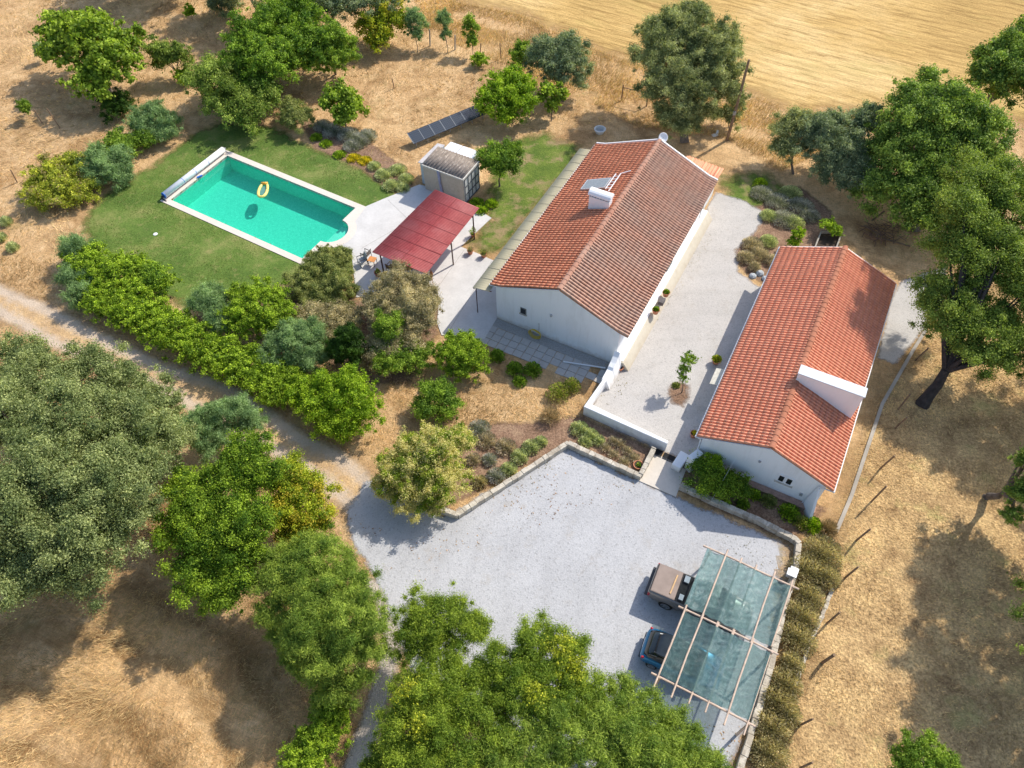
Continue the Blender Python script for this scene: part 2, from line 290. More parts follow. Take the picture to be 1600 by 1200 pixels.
# ---------------------------------------------------------------- building helpers
OFF = {}
def link(o): sc.collection.objects.link(o); return o
def tag(o, label=None, cat=None, group=None, kind=None):
    if label: o['label'] = label
    if cat: o['category'] = cat
    if group: o['group'] = group
    if kind: o['kind'] = kind
    return o
def thing(name, label, cat, loc, group=None):
    o = link(bpy.data.objects.new(name, None)); o.location = loc; o.empty_display_size = .3
    OFF[o.name] = np.array(loc, float); return tag(o, label, cat, group)
class MB:
    def __init__(s): s.v = []; s.f = []
    def add(s, vs, fs):
        k = len(s.v); s.v += [tuple(map(float, a)) for a in vs]; s.f += [tuple(i+k for i in q) for q in fs]; return s
    def prism(s, base, top):                       # two matching rings
        n = len(base); s.add(list(base)+list(top), [tuple(range(n))[::-1], tuple(range(n, 2*n))]+[(i, (i+1) % n, n+(i+1) % n, n+i) for i in range(n)]); return s
    def slab(s, poly, z0, z1): return s.prism([(p[0], p[1], z0) for p in poly], [(p[0], p[1], z1) for p in poly])
    def box(s, c, d, rz=0., pitch=0.):             # c centre, d full sizes, rz about z, pitch about local y
        m = Matrix.Rotation(rz, 3, 'Z') @ Matrix.Rotation(pitch, 3, 'Y'); vs = []
        for z in (-.5, .5):
            for x, y in ((-.5, -.5), (.5, -.5), (.5, .5), (-.5, .5)):
                vs.append(Vector(c)+m @ Vector((x*d[0], y*d[1], z*d[2])))
        return s.prism(vs[:4], vs[4:])
    def bar(s, a, b, w, h=None, n=4, r1=None):      # square bar or round tube from a to b
        a = Vector(a); b = Vector(b); d = (b-a).normalized(); up = Vector((0, 0, 1)) if abs(d.z) < .95 else Vector((1, 0, 0))
        x = d.cross(up).normalized(); y = x.cross(d)
        if n == 4:
            h = h or w; k = [(-w/2, -h/2), (w/2, -h/2), (w/2, h/2), (-w/2, h/2)]; q = 1.
        else: k = [(w*math.cos(2*PI*i/n), w*math.sin(2*PI*i/n)) for i in range(n)]; q = (r1/w) if r1 else 1.
        return s.prism([a+x*i+y*j for i, j in k], [b+x*i*q+y*j*q for i, j in k])
    def tube(s, pts, radii, n=8):
        pts = [Vector(p) for p in pts]; rings = []
        for i, p in enumerate(pts):
            d = (pts[min(i+1, len(pts)-1)]-pts[max(i-1, 0)]).normalized(); up = Vector((0, 0, 1)) if abs(d.z) < .95 else Vector((1, 0, 0))
            x = d.cross(up).normalized(); y = x.cross(d); r = radii[i]
            rings.append([p+x*r*math.cos(2*PI*j/n)+y*r*math.sin(2*PI*j/n) for j in range(n)])
        vs = [v for r_ in rings for v in r_]; fs = [tuple(range(n))[::-1], tuple(range((len(pts)-1)*n, len(pts)*n))]
        for i in range(len(pts)-1):
            for j in range(n): fs.append((i*n+j, i*n+(j+1) % n, (i+1)*n+(j+1) % n, (i+1)*n+j))
        return s.add(vs, fs)
    def lathe(s, c, prof, n=20):
        vs = []; fs = []
        for r, z in prof:
            for j in range(n): vs.append((c[0]+r*math.cos(2*PI*j/n), c[1]+r*math.sin(2*PI*j/n), c[2]+z))
        for i in range(len(prof)-1):
            for j in range(n): fs.append((i*n+j, i*n+(j+1) % n, (i+1)*n+(j+1) % n, (i+1)*n+j))
        if prof[0][0] > 1e-4: fs.append(tuple(range(n))[::-1])
        if prof[-1][0] > 1e-4: fs.append(tuple(range((len(prof)-1)*n, len(prof)*n)))
        return s.add(vs, fs)
    def build(s, name, mat, parent=None, smooth=False, bevel=0.):
        return meshobj(name, np.array(s.v), s.f, mat, parent, smooth, bevel)
def meshobj(name, v, f, mat, parent=None, smooth=False, bevel=0., attrs=None):
    me = bpy.data.meshes.new(name); off = OFF[parent.name] if parent else np.zeros(3)
    v = np.asarray(v, float)-off
    if isinstance(f, np.ndarray):                  # fast path: n x 4 or n x 3 faces
        nf, k = f.shape; me.vertices.add(len(v)); me.vertices.foreach_set('co', v.astype(np.float32).ravel())
        me.loops.add(nf*k); me.loops.foreach_set('vertex_index', f.astype(np.int32).ravel())
        me.polygons.add(nf); me.polygons.foreach_set('loop_start', np.arange(0, nf*k, k, dtype=np.int32))
        me.update(calc_edges=True)
    else:
        me.from_pydata([tuple(a) for a in v], [], f); me.update()
    for nm, (dom, arr) in (attrs or {}).items():
        a = me.attributes.new(nm, 'FLOAT', dom); a.data.foreach_set('value', np.asarray(arr, np.float32))
    me.materials.append(mat)
    if smooth: me.polygons.foreach_set('use_smooth', np.ones(len(me.polygons), bool))
    o = link(bpy.data.objects.new(name, me)); OFF[o.name] = off
    if parent: o.parent = parent
    if bevel:
        b = o.modifiers.new('bevel', 'BEVEL'); b.width = bevel; b.segments = 2; b.limit_method = 'ANGLE'
    return o
def children(o): return [c for c in bpy.data.objects if c.parent == o]
def dup(root, loc, rz=0., label=None, scale=None):
    r = link(root.copy()); r.location = loc; r.rotation_euler = (0, 0, rz)
    if scale: r.scale = (scale,)*3
    if label: r['label'] = label
    for ch in children(root):
        c = link(ch.copy()); c.parent = r
        for g in children(ch):
            d = link(g.copy()); d.parent = c
    return r

# ---------------------------------------------------------------- ground sheets
def sdist(P, poly):                                # signed distance, + inside
    P = np.asarray(P); poly = np.asarray(poly)[:, :2]; n = len(poly); d = np.full(len(P), 1e9); ins = np.zeros(len(P), bool)
    for i in range(n):
        a, b = poly[i], poly[(i+1) % n]; ab = b-a; t = np.clip(((P-a)@ab)/(ab@ab+1e-12), 0, 1)
        d = np.minimum(d, np.linalg.norm(P-(a+t[:, None]*ab), axis=1))
        c = ((a[1] > P[:, 1]) != (b[1] > P[:, 1])) & (P[:, 0] < (b[0]-a[0])*(P[:, 1]-a[1])/(b[1]-a[1]+1e-12)+a[0]); ins ^= c
    return np.where(ins, d, -d)
def pdist(P, line):
    line = np.asarray(line)[:, :2]; d = np.full(len(P), 1e9)
    for a, b in zip(line[:-1], line[1:]):
        ab = b-a; t = np.clip(((P-a)@ab)/(ab@ab+1e-12), 0, 1); d = np.minimum(d, np.linalg.norm(P-(a+t[:, None]*ab), axis=1))
    return d
def W(pxs, z=0.): return [G(x, y, z) for x, y in pxs]
def relief(P):                                     # gentle swells of the open ground
    x, y = P[:, 0], P[:, 1]
    return 0*x
HOLE = None
def sheet(name, poly, z, mat, cell=.25, margin=.6, extra=None, holes=()):
    poly = np.array([(p[0], p[1]) for p in poly]); lo = poly.min(0)-margin-cell; hi = poly.max(0)+margin+cell
    nx = int((hi[0]-lo[0])/cell)+2; ny = int((hi[1]-lo[1])/cell)+2
    X, Y = np.meshgrid(lo[0]+np.arange(nx)*cell, lo[1]+np.arange(ny)*cell); P = np.stack([X.ravel(), Y.ravel()], 1)
    e = sdist(P, poly); keep = e > -margin
    for h in holes: keep &= sdist(P, h) < cell*.8
    idx = np.arange(nx*ny).reshape(ny, nx)
    f = np.stack([idx[:-1, :-1], idx[:-1, 1:], idx[1:, 1:], idx[1:, :-1]], -1).reshape(-1, 4)
    f = f[keep[f].all(1)]; used, inv = np.unique(f, return_inverse=True); f = inv.reshape(-1, 4)
    V = np.column_stack([P[used], np.full(len(used), z)]); at = {'edge': ('POINT', e[used])}
    if extra is not None: at['rut'] = ('POINT', pdist_multi(P[used], extra))
    o = meshobj(name, V, f, mat, attrs=at); return tag(o, kind='structure')
def pdist_multi(P, lines): return np.min([pdist(P, l) for l in lines], axis=0)

POOL = [G(355, 244), G(556, 325), G(472, 405), G(267, 312)]
# straighten the pool into a true rectangle
_a = np.array([np.array(p[:2]) for p in POOL]); pc = _a.mean(0); pu = (_a[1]-_a[0]+_a[2]-_a[3]); PL = np.linalg.norm(pu)/2; pu /= np.linalg.norm(pu); pv = np.array([-pu[1], pu[0]]); PW = abs((_a[0]-_a[3])@pv+(_a[1]-_a[2])@pv)/2
def PQ(a, b, z=0.): q = pc+pu*a+pv*b; return (q[0], q[1], z)    # pool frame, metres along length and width
pool_hole = [PQ(-PL/2-.1, -PW/2-.1), PQ(PL/2+.1, -PW/2-.1)]+[PQ(PL/2+1.3*math.sin(PI*i/10)+.1, .25-1.4*math.cos(PI*i/10)) for i in range(11)]+[PQ(PL/2+.1, PW/2+.1), PQ(-PL/2-.1, PW/2+.1)]
# the ground: one sheet to the horizon, with the pool pit left open
def ground_with_hole():
    import bmesh
    b = bmesh.new(); ed = []
    for ring in ([(-900, -900), (900, -900), (900, 900), (-900, 900)], [(-90, -10), (90, -10), (90, 110), (-90, 110)], [p[:2] for p in pool_hole]):
        vv = [b.verts.new((p[0], p[1], 0)) for p in ring]
        ed.append([b.edges.new((vv[i], vv[(i+1) % len(vv)])) for i in range(len(vv))])
    bmesh.ops.triangle_fill(b, use_beauty=True, edges=ed[0]+ed[1], normal=(0, 0, 1)); bmesh.ops.triangle_fill(b, use_beauty=True, edges=ed[1]+ed[2], normal=(0, 0, 1))
    me = bpy.data.meshes.new('ground'); b.to_mesh(me); b.free(); me.materials.append(MAT_DRY)
    return link(bpy.data.objects.new('ground', me))
tag(ground_with_hole(), kind='structure')
FIELD = [G(640, -60), G(700, -2), G(810, 18), G(900, 62), G(1000, 100), G(1160, 140), G(1240, 170), G(1400, 175), G(1640, 190), (130, 60, 0), (200, 150, 0), (200, 330, 0), (-60, 330, 0)]
sheet('stubble_field', FIELD, .004, MAT_FIELD, 1.5, 3.)
sheet('hay_field', W([(-120, 760), (60, 900), (200, 900), (330, 960), (430, 1040), (540, 1140), (520, 1300), (-120, 1300)]), .003, MAT_HAY, .5, 2.)
LAWN = W([(345, 190), (300, 212), (240, 258), (160, 308), (128, 350), (148, 398), (205, 440), (290, 480), (400, 500), (500, 470), (560, 420), (640, 330), (612, 290), (540, 252), (470, 222), (430, 200)])
sheet('lawn', LAWN, .008, MAT_LAWN, .25, .8, holes=[pool_hole])
RL = W([(760, 345), (765, 290), (790, 225), (850, 208), (905, 232), (880, 280), (838, 330), (790, 385), (752, 398), (735, 380)])
sheet('rough_grass', RL, .006, MAT_RLAWN, .25, .9)
sheet('rough_grass', W([(1130, 275), (1200, 270), (1225, 300), (1190, 330), (1135, 318)]), .006, MAT_RLAWN, .25, .9)
LIT = W([(1445, 500), (1640, 400), (1640, 1260), (1150, 1260), (1215, 1130), (1270, 960), (1300, 840), (1340, 700), (1400, 580)])
sheet('leaf_litter', LIT, .003, MAT_LITTER, .5, 2.)
PARK = W([(886, 700), (1000, 750), (1058, 776), (1238, 853), (1240, 890), (1175, 1120), (1135, 1215), (900, 1230), (640, 1050), (612, 965), (596, 925), (570, 880), (545, 835), (540, 800), (572, 750), (640, 770), (690, 808)])
sheet('gravel_yard', PARK, .012, MAT_GRAV, .25, .5)
COURT = W([(1118, 300), (1160, 312), (1200, 335), (1175, 370), (1150, 392), (1155, 425), (1185, 447), (1215, 450), (1110, 700), (1075, 722), (1020, 700), (915, 650), (950, 580), (1000, 500)])
sheet('courtyard', COURT, .012, MAT_CGRAV, .2, .4)
sheet('gravel_path', W([(1405, 440), (1480, 415), (1475, 470), (1440, 520), (1400, 570), (1370, 560), (1390, 470)]), .008, MAT_CGRAV, .25, .8)
RUT1 = W([(-120, 395), (0, 454), (75, 485), (112, 507), (175, 540), (250, 574), (350, 602), (407, 638), (462, 682), (525, 712), (570, 750)])
RUT2 = W([(-120, 430), (0, 487), (25, 500), (75, 530), (125, 552), (175, 577), (225, 596), (275, 618), (335, 655), (400, 690), (450, 714), (520, 760), (560, 800)])
TR = W([(-130, 375), (0, 440), (80, 472), (180, 522), (260, 560), (360, 590), (420, 628), (480, 672), (540, 700), (590, 740), (600, 800), (550, 830), (515, 785), (440, 735), (330, 675), (220, 615), (120, 570), (0, 505), (-130, 445)])
sheet('dirt_track', TR, .008, MAT_TRACK, .25, .8, extra=[RUT1, RUT2])
PATH = W([(592, 905), (618, 940), (640, 950), (636, 985), (622, 1040), (600, 1120), (572, 1215), (530, 1215), (565, 1120), (590, 1040), (598, 985), (585, 940), (562, 900)])
sheet('footpath', PATH, .010, sheet_mat('path_dirt', f_gravel((.52, .45, .38), .3), -.1, .2, .3, 1.5), .2, .4)
BED1 = W([(690, 800), (887, 696), (1000, 748), (1022, 704), (1000, 690), (912, 650), (880, 650), (830, 660), (770, 660), (730, 690), (700, 740)])
sheet('flower_bed', BED1, .010, MAT_MULCH, .2, .4)
BED2 = W([(1072, 720), (1058, 766), (1236, 850), (1262, 830), (1290, 795), (1100, 700)])
sheet('flower_bed', BED2, .014, MAT_MULCH, .2, .3)
sheet('flower_bed', W([(470, 190), (520, 190), (590, 230), (640, 270), (650, 300), (610, 300), (560, 262), (490, 232)]), .0115, MAT_MULCH, .2, .5)
sheet('flower_bed', W([(1165, 330), (1250, 290), (1300, 330), (1310, 385), (1215, 395), (1195, 445), (1160, 425), (1148, 395)]), .009, MAT_MULCH, .2, .5)
sheet('flower_bed', W([(500, 430), (560, 470), (690, 470), (685, 520), (640, 600), (560, 600), (440, 520), (300, 500), (330, 470)]), .0135, MAT_MULCH, .25, .8)
sheet('flower_bed', W([(1225, 850), (1262, 835), (1300, 845), (1265, 960), (1235, 1060), (1195, 1200), (1160, 1215), (1200, 1080)]), .0145, MAT_LITTER, .25, .4)

# ================================================================ BUILDINGS
def frame(o, az):
    d = (math.cos(R(az)), math.sin(R(az))); u = (d[1], -d[0])
    f = lambda a, b, z=0.: (o[0]+u[0]*a+d[0]*b, o[1]+u[1]*a+d[1]*b, z)
    f.rz = R(az)-PI/2                                # rotation that takes +x to a and +y to b
    return f
HF = frame((-1.2357, 33.773), 61.1); AF = frame((10.266, 22.331), 61.7)

def tile_slope(name, f, a_e, a_r, ze, zr, b0, b1, mat, parent, kink=None, pitch=.213, course=.38, amp=.095, chan_shade=.28):
    """real barrel tiles: rows run up the slope from the eave (a_e) to the ridge (a_r)"""
    L = math.hypot(a_r-a_e, zr-ze); nc = int(round(L/course)); nr = int(round((b1-b0)/pitch)); k = 8
    prof = [0, .62, .93, 1., .93, .62, 0, -.08]; sb = [0, .04, .12, .24, .36, .44, .48, .74]
    bs = []; hs = []; ti = []
    for i in range(nr):
        for j in range(k): bs.append(b0+(b1-b0)*(i+sb[j])/nr); hs.append(prof[j]*amp); ti.append(i)
    ROW = .25+.5*rng.random(nr+1)
    bs.append(b1); hs.append(0.); bs = np.array(bs); hs = np.array(hs); n = len(bs)
    def zz(t):
        if kink: d, dz = kink; return np.where(t*abs(a_r-a_e) < d, ze+dz*(t*abs(a_r-a_e))/d, ze+dz+(zr-ze-dz)*(t*abs(a_r-a_e)-d)/(abs(a_r-a_e)-d))
        return ze+(zr-ze)*t
    V = []; Fc = []; T = []; rows = np.array(ti)
    jit = rng.normal(0, .003, (nc, nr+1))
    for c in range(nc):
        t0, t1 = c/nc, min(1., (c+1.12)/nc); base = len(V)*0
        for t, lift in ((t0, .013), (t1, .003)):
            a = a_e+(a_r-a_e)*t; z = float(zz(np.array(t)))+lift
            jj = np.concatenate([jit[c][rows], [0]])
            p = np.array([f(a, b, 0) for b in bs]); p[:, 2] = z+hs+jj+.018*np.sin(bs*.9+a*.7)+.012*np.sin(bs*2.3-a*1.9); V.append(p)
    V = np.concatenate(V)
    for c in range(nc):
        s0 = c*2*n; i = np.arange(n-1)
        q = np.stack([s0+i, s0+i+1, s0+n+i+1, s0+n+i], 1); Fc.append(q); r = .30*rng.random(nr+1)+.45*ROW[:nr+1]+.22; r = r[rows]-np.where((hs[:-1] <= .3*amp), chan_shade, 0); T.append(np.clip(r, 0, 1))  # channel faces darker: the barrels' shade is put into the tile colour
        if c >= 0:                                   # the little riser under each tile's lip
            pass
    Fc = np.concatenate(Fc); T = np.concatenate(T)
    o = meshobj(name, V, Fc, mat, parent, attrs={'tile': ('FACE', T)})
    so_ = o.modifiers.new('thickness', 'SOLIDIFY'); so_.thickness = .022; so_.offset = -1 if a_r > a_e else 1
    return o
def ridge(name, f, a, z, b0, b1, parent, mat=None, r=.15):
    mb = MB(); n = int((b1-b0)/.42)
    for i in range(n):
        y0 = b0+(b1-b0)*i/n; y1 = b0+(b1-b0)*(i+1.08)/n; vs = []; m = 9
        for y, rr in ((y0, r*1.1), (y1, r*.92)):
            for j in range(m):
                t = PI*(.02+.96*j/(m-1)); vs.append(f(a+rr*1.15*math.cos(t), y, z+rr*math.sin(t)*.95-.01))
        mb.add(vs, [(j, j+1, m+j+1, m+j) for j in range(m-1)]+[tuple(range(m)), tuple(range(m, 2*m))[::-1]])
    return mb.build(name, mat or MAT_RIDGE, parent)
def gable_body(f, a0, a1, b0, b1, ze, zr, am):
    mb = MB(); ring = lambda b: [f(a0, b, -.1), f(a1, b, -.1), f(a1, b, ze), f(am, b, zr), f(a0, b, ze)]
    return mb.prism(ring(b0), ring(b1))

# ---- the long house
house = thing('farmhouse', 'long white farmhouse with weathered terracotta roof between the patio and the gravel courtyard', 'house', HF(4.75, 8.2))
gable_body(HF, .35, 8.95, 0.02, 16.35, 3.02, 4.78, 4.8).build('wall', WHITE, house)
mbd = MB()                                            # roof deck under the tiles
for a0, a1 in ((.0, 4.8), (9.5, 4.8)):
    k = .7 if a0 < 1 else -.7
    for (aa, za), (ab, zb) in (((a0, 3.07), (a0+k, 3.24)), ((a0+k, 3.24), (a1, 4.93))):
        mbd.prism([HF(aa, -.02, za-.10), HF(ab, -.02, zb-.10), HF(ab, 16.42, zb-.10), HF(aa, 16.42, za-.10)], [HF(aa, -.02, za), HF(ab, -.02, zb), HF(ab, 16.42, zb), HF(aa, 16.42, za)])
rf = mbd.build('roof', MAT_RIDGE, house)
tile_slope('roof_tiles', HF, -.04, 4.78, 3.09, 4.98, -.04, 16.4, MAT_TILE_L, rf, kink=(.7, .16), pitch=.243, chan_shade=.62)
tile_slope('roof_tiles', HF, 9.54, 4.82, 3.09, 4.98, -.04, 16.4, MAT_TILE_R, rf, kink=(.7, .16), pitch=.243, chan_shade=.62)
ridge('ridge_cap', HF, 4.8, 5.0, -.08, 16.42, rf)
for a0, a1 in ((0.0, 4.8), (9.5, 4.8)):
    k = .7 if a0 < 1 else -.7; b = 16.47
    MB().bar(HF(a0, b, 3.14), HF(a0+k, b, 3.30), .1, .16).bar(HF(a0+k, b, 3.30), HF(a1, b, 5.02), .1, .16).build('verge_trim', WPLAST, house)
MB().bar(HF(-.02, -.03, 3.03), HF(.7, -.03, 3.19), .07, .07).bar(HF(.7, -.03, 3.17), HF(4.8, -.03, 4.88), .07, .07).build('verge_trim', WPLAST, house)
MB().tube([HF(-.1, -.02, 3.0), HF(-.1, 16.4, 3.0)], [.05, .05], 8).build('gutter', WPLAST, house)
ch = MB().slab([HF(3.0, 8.15)[:2], HF(4.45, 8.15)[:2], HF(4.45, 8.75)[:2], HF(3.0, 8.75)[:2]], 4.0, 5.35).build('chimney', WHITE, house, bevel=.03)
cp = MB(); m = 9; vs = []
for a in (2.93, 4.52):
    for j in range(m):
        t = PI*j/(m-1); vs.append(HF(a, 8.45-.37*math.cos(t), 5.50+.30*math.sin(t)))
cp.add(vs, [(j, j+1, m+j+1, m+j) for j in range(m-1)]+[tuple(range(m)), tuple(range(m, 2*m))[::-1], (0, m, 2*m-1, m-1)])
cp.build('chimney_cap', WHITE, ch)
sl_ = MB()
for q in range(8): sl_.box(HF(3.06+q*.19, 8.45, 5.42), (.05, .5, .17), HF.rz)
sl_.build('chimney_slots', simple('soot', (.05, .045, .045), .9), ch)
# small window, lamp and tap on the gable
wn = MB().box(HF(2.35, -.0, 1.75), (.42, .05, .52), HF.rz).build('window', simple('dark_frame', (.18, .19, .19), .5), house)
MB().box(HF(2.35, -.03, 1.75), (.32, .03, .42), HF.rz).build('pane', simple('dark_glass', (.02, .025, .03), .08, spec=.6), wn)
MB().box(HF(2.35, -.05, 1.46), (.54, .10, .05), HF.rz).build('sill', STONE, wn)
MB().lathe(HF(4.35, -.05, 2.3), [(.0, 0), (.07, .01), (.08, .1), (.05, .16), (0, .17)]).build('wall_lamp', GREYM, house)
MB().box(HF(9.0, 9.2, 1.4), (.1, 1.0, 2.2), HF.rz).build('door', simple('green_door', (.10, .13, .12), .5), house)
for b in (4.5, 13.0):
    q = MB().box(HF(8.97, b, 1.7), (.08, .9, 1.0), HF.rz).build('window', WPLAST, house)
    MB().box(HF(9.0, b, 1.7), (.05, .74, .84), HF.rz).build('pane', bpy.data.materials['dark_glass'], q)
# whitewashed bench along the courtyard side, carried on as a low wall past the corner
def bench_prof(b, h=.62): return [HF(8.9, b, -.05), HF(9.98, b, -.05), HF(9.52, b, h), HF(8.9, b, h+.05)]
MB().prism(bench_prof(-.1), bench_prof(16.0)).build('plinth', CREAM, house)
MB().box(HF(9.17, 8.0, .65), (.56, 16.0, .05), HF.rz).build('ledge', WHITE, house)
dp = MB().tube([HF(9.45, 14.9, 3.0), HF(9.25, 14.9, 2.9), HF(9.15, 14.9, .7)], [.04]*3).build('downpipe', GREYM, house)
# lean-to behind
MB().slab([HF(6.5, 16.5)[:2], HF(9.0, 16.5)[:2], HF(9.0, 18.7)[:2], HF(6.5, 18.7)[:2]], -.1, 2.3).build('lean_to', WHITE, house)
def corrugated(f, c00, c10, c11, c01, n, amp=.03, along='a'):
    """corrugated sheet over a quad of (a,b,z) corners; the waves run from edge c00-c10 to edge c01-c11"""
    V = []; k = n*6+1
    for row in range(2):
        A = np.array(c00 if row == 0 else c01, float); B = np.array(c10 if row == 0 else c11, float)
        for i in range(k):
            p = A+(B-A)*i/(k-1); V.append(f(p[0], p[1], p[2]+amp*math.sin(2*PI*i/6)))
    q = np.arange(k-1); return np.array(V), np.stack([q, q+1, q+1+k, q+k], 1)
V, Fq = corrugated(HF, (6.4, 16.5, 2.75), (6.4, 18.9, 2.75), (9.3, 18.9, 2.4), (9.3, 16.5, 2.4), 9, .045)
V, Fq = corrugated(HF, (9.3, 16.55, 2.55), (6.4, 16.55, 2.75), (6.4, 18.9, 2.6), (9.3, 18.9, 2.4), 11, .045)
o = meshobj('lean_to_roof', V, Fq, MAT_TILE_A, house, attrs={'tile': ('FACE', rng.random(len(Fq)))}); o.modifiers.new('t', 'SOLIDIFY').thickness = .03

# veranda along the west side: pale corrugated awning on thin posts
AWN = NT('awning_sheet'); AWN.col(AWN.mix(.5, AWN.ramp(AWN.noise(.6, 5, .7), [(.35, (.38, .34, .23)), (.65, (.46, .42, .29))]), AWN.ramp(AWN.noise(9, 4, .8), [(.3, (.36, .32, .21)), (.7, (.46, .42, .29))]))); AWN = AWN.m
ver = thing('veranda_awning', 'long narrow beige awning on thin posts along the farmhouse side', 'awning', HF(-.7, 8))
V, Fq = corrugated(HF, (0.1, -.42, 2.86), (0.1, 16.0, 2.86), (-1.15, 16.0, 2.62), (-1.15, -.42, 2.62), 80, .004)
o = meshobj('awning_sheet', V, Fq, AWN, ver); o.modifiers.new('t', 'SOLIDIFY').thickness = .02
fr_ = MB().bar(HF(-1.08, -.4, 2.55), HF(-1.08, 16, 2.55), .06, .08)
for q in range(9): fr_.bar(HF(-1.1, -.3+q*2.0, 2.56), HF(.2, -.3+q*2.0, 2.78), .04, .06)
fr_.build('beam', BROWNM, ver)
jn = MB()
for q in range(1, 16): jn.bar(HF(-1.15, -.4+q*1.04, 2.655), HF(.08, -.4+q*1.04, 2.885), .025, .012)
jn.build('sheet_seams', simple('seam', (.34, .32, .25), .8), ver)
for b in (-.17, 5.2, 10.5, 15.8): MB().bar(HF(-1.04, b, -.02), HF(-1.04, b, 2.55), .06).build('post', BROWNM, ver)

# solar water heater on the roof
NRM = math.atan2(1.69, 4.1)
heat = thing('solar_heater', 'flat grey solar water panel lying on the farmhouse roof behind the chimney', 'solar panel', HF(2.3, 11.0, 3.9))
pv_ = []
def onroof(a, b, h): return HF(a, b, 3.25+(a-.7)*(1.73/4.1)+h)
MB().prism([onroof(1.45, 10.35, .12), onroof(3.25, 10.35, .2), onroof(3.25, 11.5, .2), onroof(1.45, 11.5, .12)], [onroof(1.45, 10.35, .22), onroof(3.25, 10.35, .3), onroof(3.25, 11.5, .3), onroof(1.45, 11.5, .22)]).build('panel_frame', simple('aluminium', (.62, .63, .64), .4, .3), heat)
MB().prism([onroof(1.53, 10.43, .226), onroof(3.17, 10.43, .303), onroof(3.17, 11.42, .303), onroof(1.53, 11.42, .226)], [onroof(1.53, 10.43, .232), onroof(3.17, 10.43, .309), onroof(3.17, 11.42, .309), onroof(1.53, 11.42, .232)]).build('panel_glass', simple('absorber', (.26, .28, .30), .25, spec=.6), heat)
rk = MB().bar(onroof(3.35, 10.2, .25), onroof(3.35, 12.0, .25), .06).bar(onroof(3.7, 9.9, .25), onroof(3.7, 12.0, .25), .06)
for q in range(5): rk.bar(onroof(3.35, 10.3+q*.35, .25), onroof(3.7, 10.3+q*.35, .25), .04)
rk.bar(onroof(3.7, 12.0, .25), onroof(4.3, 12.3, .25), .05).build('rack', WPLAST, heat)
# satellite dish at the far gable
dish = thing('satellite_dish', 'white round satellite dish at the far ridge end of the farmhouse', 'satellite dish', HF(4.9, 16.6, 4.6))
pr = [(0.0, 0), (.15, .01), (.24, .04), (.33, .08), (.35, .09), (.33, .10), (.24, .06), (.15, .035), (0, .025)]
d_ = MB().lathe((0, 0, 0), pr, 24); mm = Matrix.Rotation(R(50), 3, 'X'); c0 = HF(4.9, 16.75, 5.05)
d_.v = [tuple(Matrix.Rotation(R(10), 3, 'Z') @ (mm @ Vector(v))+Vector(c0)) for v in d_.v]; d_.build('dish', WPLAST, dish, smooth=True)
MB().bar(HF(4.9, 16.4, 4.2), HF(4.9, 16.75, 5.02), .05).bar(c0, (c0[0]-.05, c0[1]-.5, c0[2]+.35), .03).build('mast', GREYM, dish)

# ---- the annex
annex = thing('annex', 'low white annex with bright orange terracotta roof at the right of the courtyard', 'house', AF(3.7, 8.4))
gable_body(AF, .3, 7.15, .15, 16.7, 2.5, 3.93, 3.77).build('wall', WHITE, annex)
mbd = MB()
for a0 in (0., 7.48): mbd.prism([AF(a0, 0, 2.46), AF(3.77, 0, 4.0), AF(3.77, 16.9, 4.0), AF(a0, 16.9, 2.46)], [AF(a0, 0, 2.56), AF(3.77, 0, 4.10), AF(3.77, 16.9, 4.10), AF(a0, 16.9, 2.56)])
rf = mbd.build('roof', MAT_RIDGE, annex)
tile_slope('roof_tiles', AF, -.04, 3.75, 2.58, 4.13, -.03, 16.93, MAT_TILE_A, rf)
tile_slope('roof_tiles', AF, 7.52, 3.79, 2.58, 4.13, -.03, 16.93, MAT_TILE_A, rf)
ridge('ridge_cap', AF, 3.77, 4.14, -.06, 16.95, rf, MAT_TILE_A, .16)
ac = MB().prism([AF(3.72, 4.85, 2.4), AF(7.25, 4.85, 2.4), AF(7.25, 5.45, 2.4), AF(3.72, 5.45, 2.4)], [AF(3.72, 4.85, 4.82), AF(7.25, 4.85, 4.82), AF(7.25, 5.45, 4.82), AF(3.72, 5.45, 4.82)]).build('chimney', WHITE, annex, bevel=.02)
MB().box(AF(5.48, 5.15, 4.87), (3.64, .7, .09), AF.rz).build('chimney_cap', render_mat('grey_white_cap', (.68, .72, .76)), ac, bevel=.02)
g_ = MB()
for a in (-.07, 7.55): g_.tube([AF(a, -.05, 2.50), AF(a, 16.95, 2.50)], [.06, .06], 8)
g_.tube([AF(-.07, .02, 2.48), AF(.22, .1, 2.25), AF(.25, .1, .9)], [.04]*3).tube([AF(7.55, .0, 2.46), AF(6.8, .08, 2.3), AF(6.5, .08, .1)], [.04]*3)
g_.build('gutter', WPLAST, annex)
for p_, q_, w_ in ((AF(.0, -.03, 2.5), AF(3.77, -.03, 4.03), .05), (AF(3.77, 16.96, 4.08), AF(0, 16.96, 2.55), .1), (AF(3.77, 16.97, 4.08), AF(7.48, 16.97, 2.55), .1)): MB().bar(p_, q_, .06, w_).build('verge_trim', WPLAST, annex)
for a in (4.95, 5.38):
    q = MB().box(AF(a, .14, 1.62), (.27, .06, .50), AF.rz).build('window', simple('window_slot', (.25, .26, .27), .5), annex)
    MB().box(AF(a, .105, 1.62), (.25, .03, .47), AF.rz).build('pane', bpy.data.materials['dark_glass'], q)
MB().box(AF(5.17, .08, 1.26), (1.0, .12, .05), AF.rz).build('sill', STONE, annex)
MB().box(AF(5.17, .13, 1.62), (.95, .03, .72), AF.rz).build('window_surround', WHITE, annex)
MB().box(AF(6.25, .12, .9), (.16, .1, .22), AF.rz).build('meter_box', GREYM, annex)
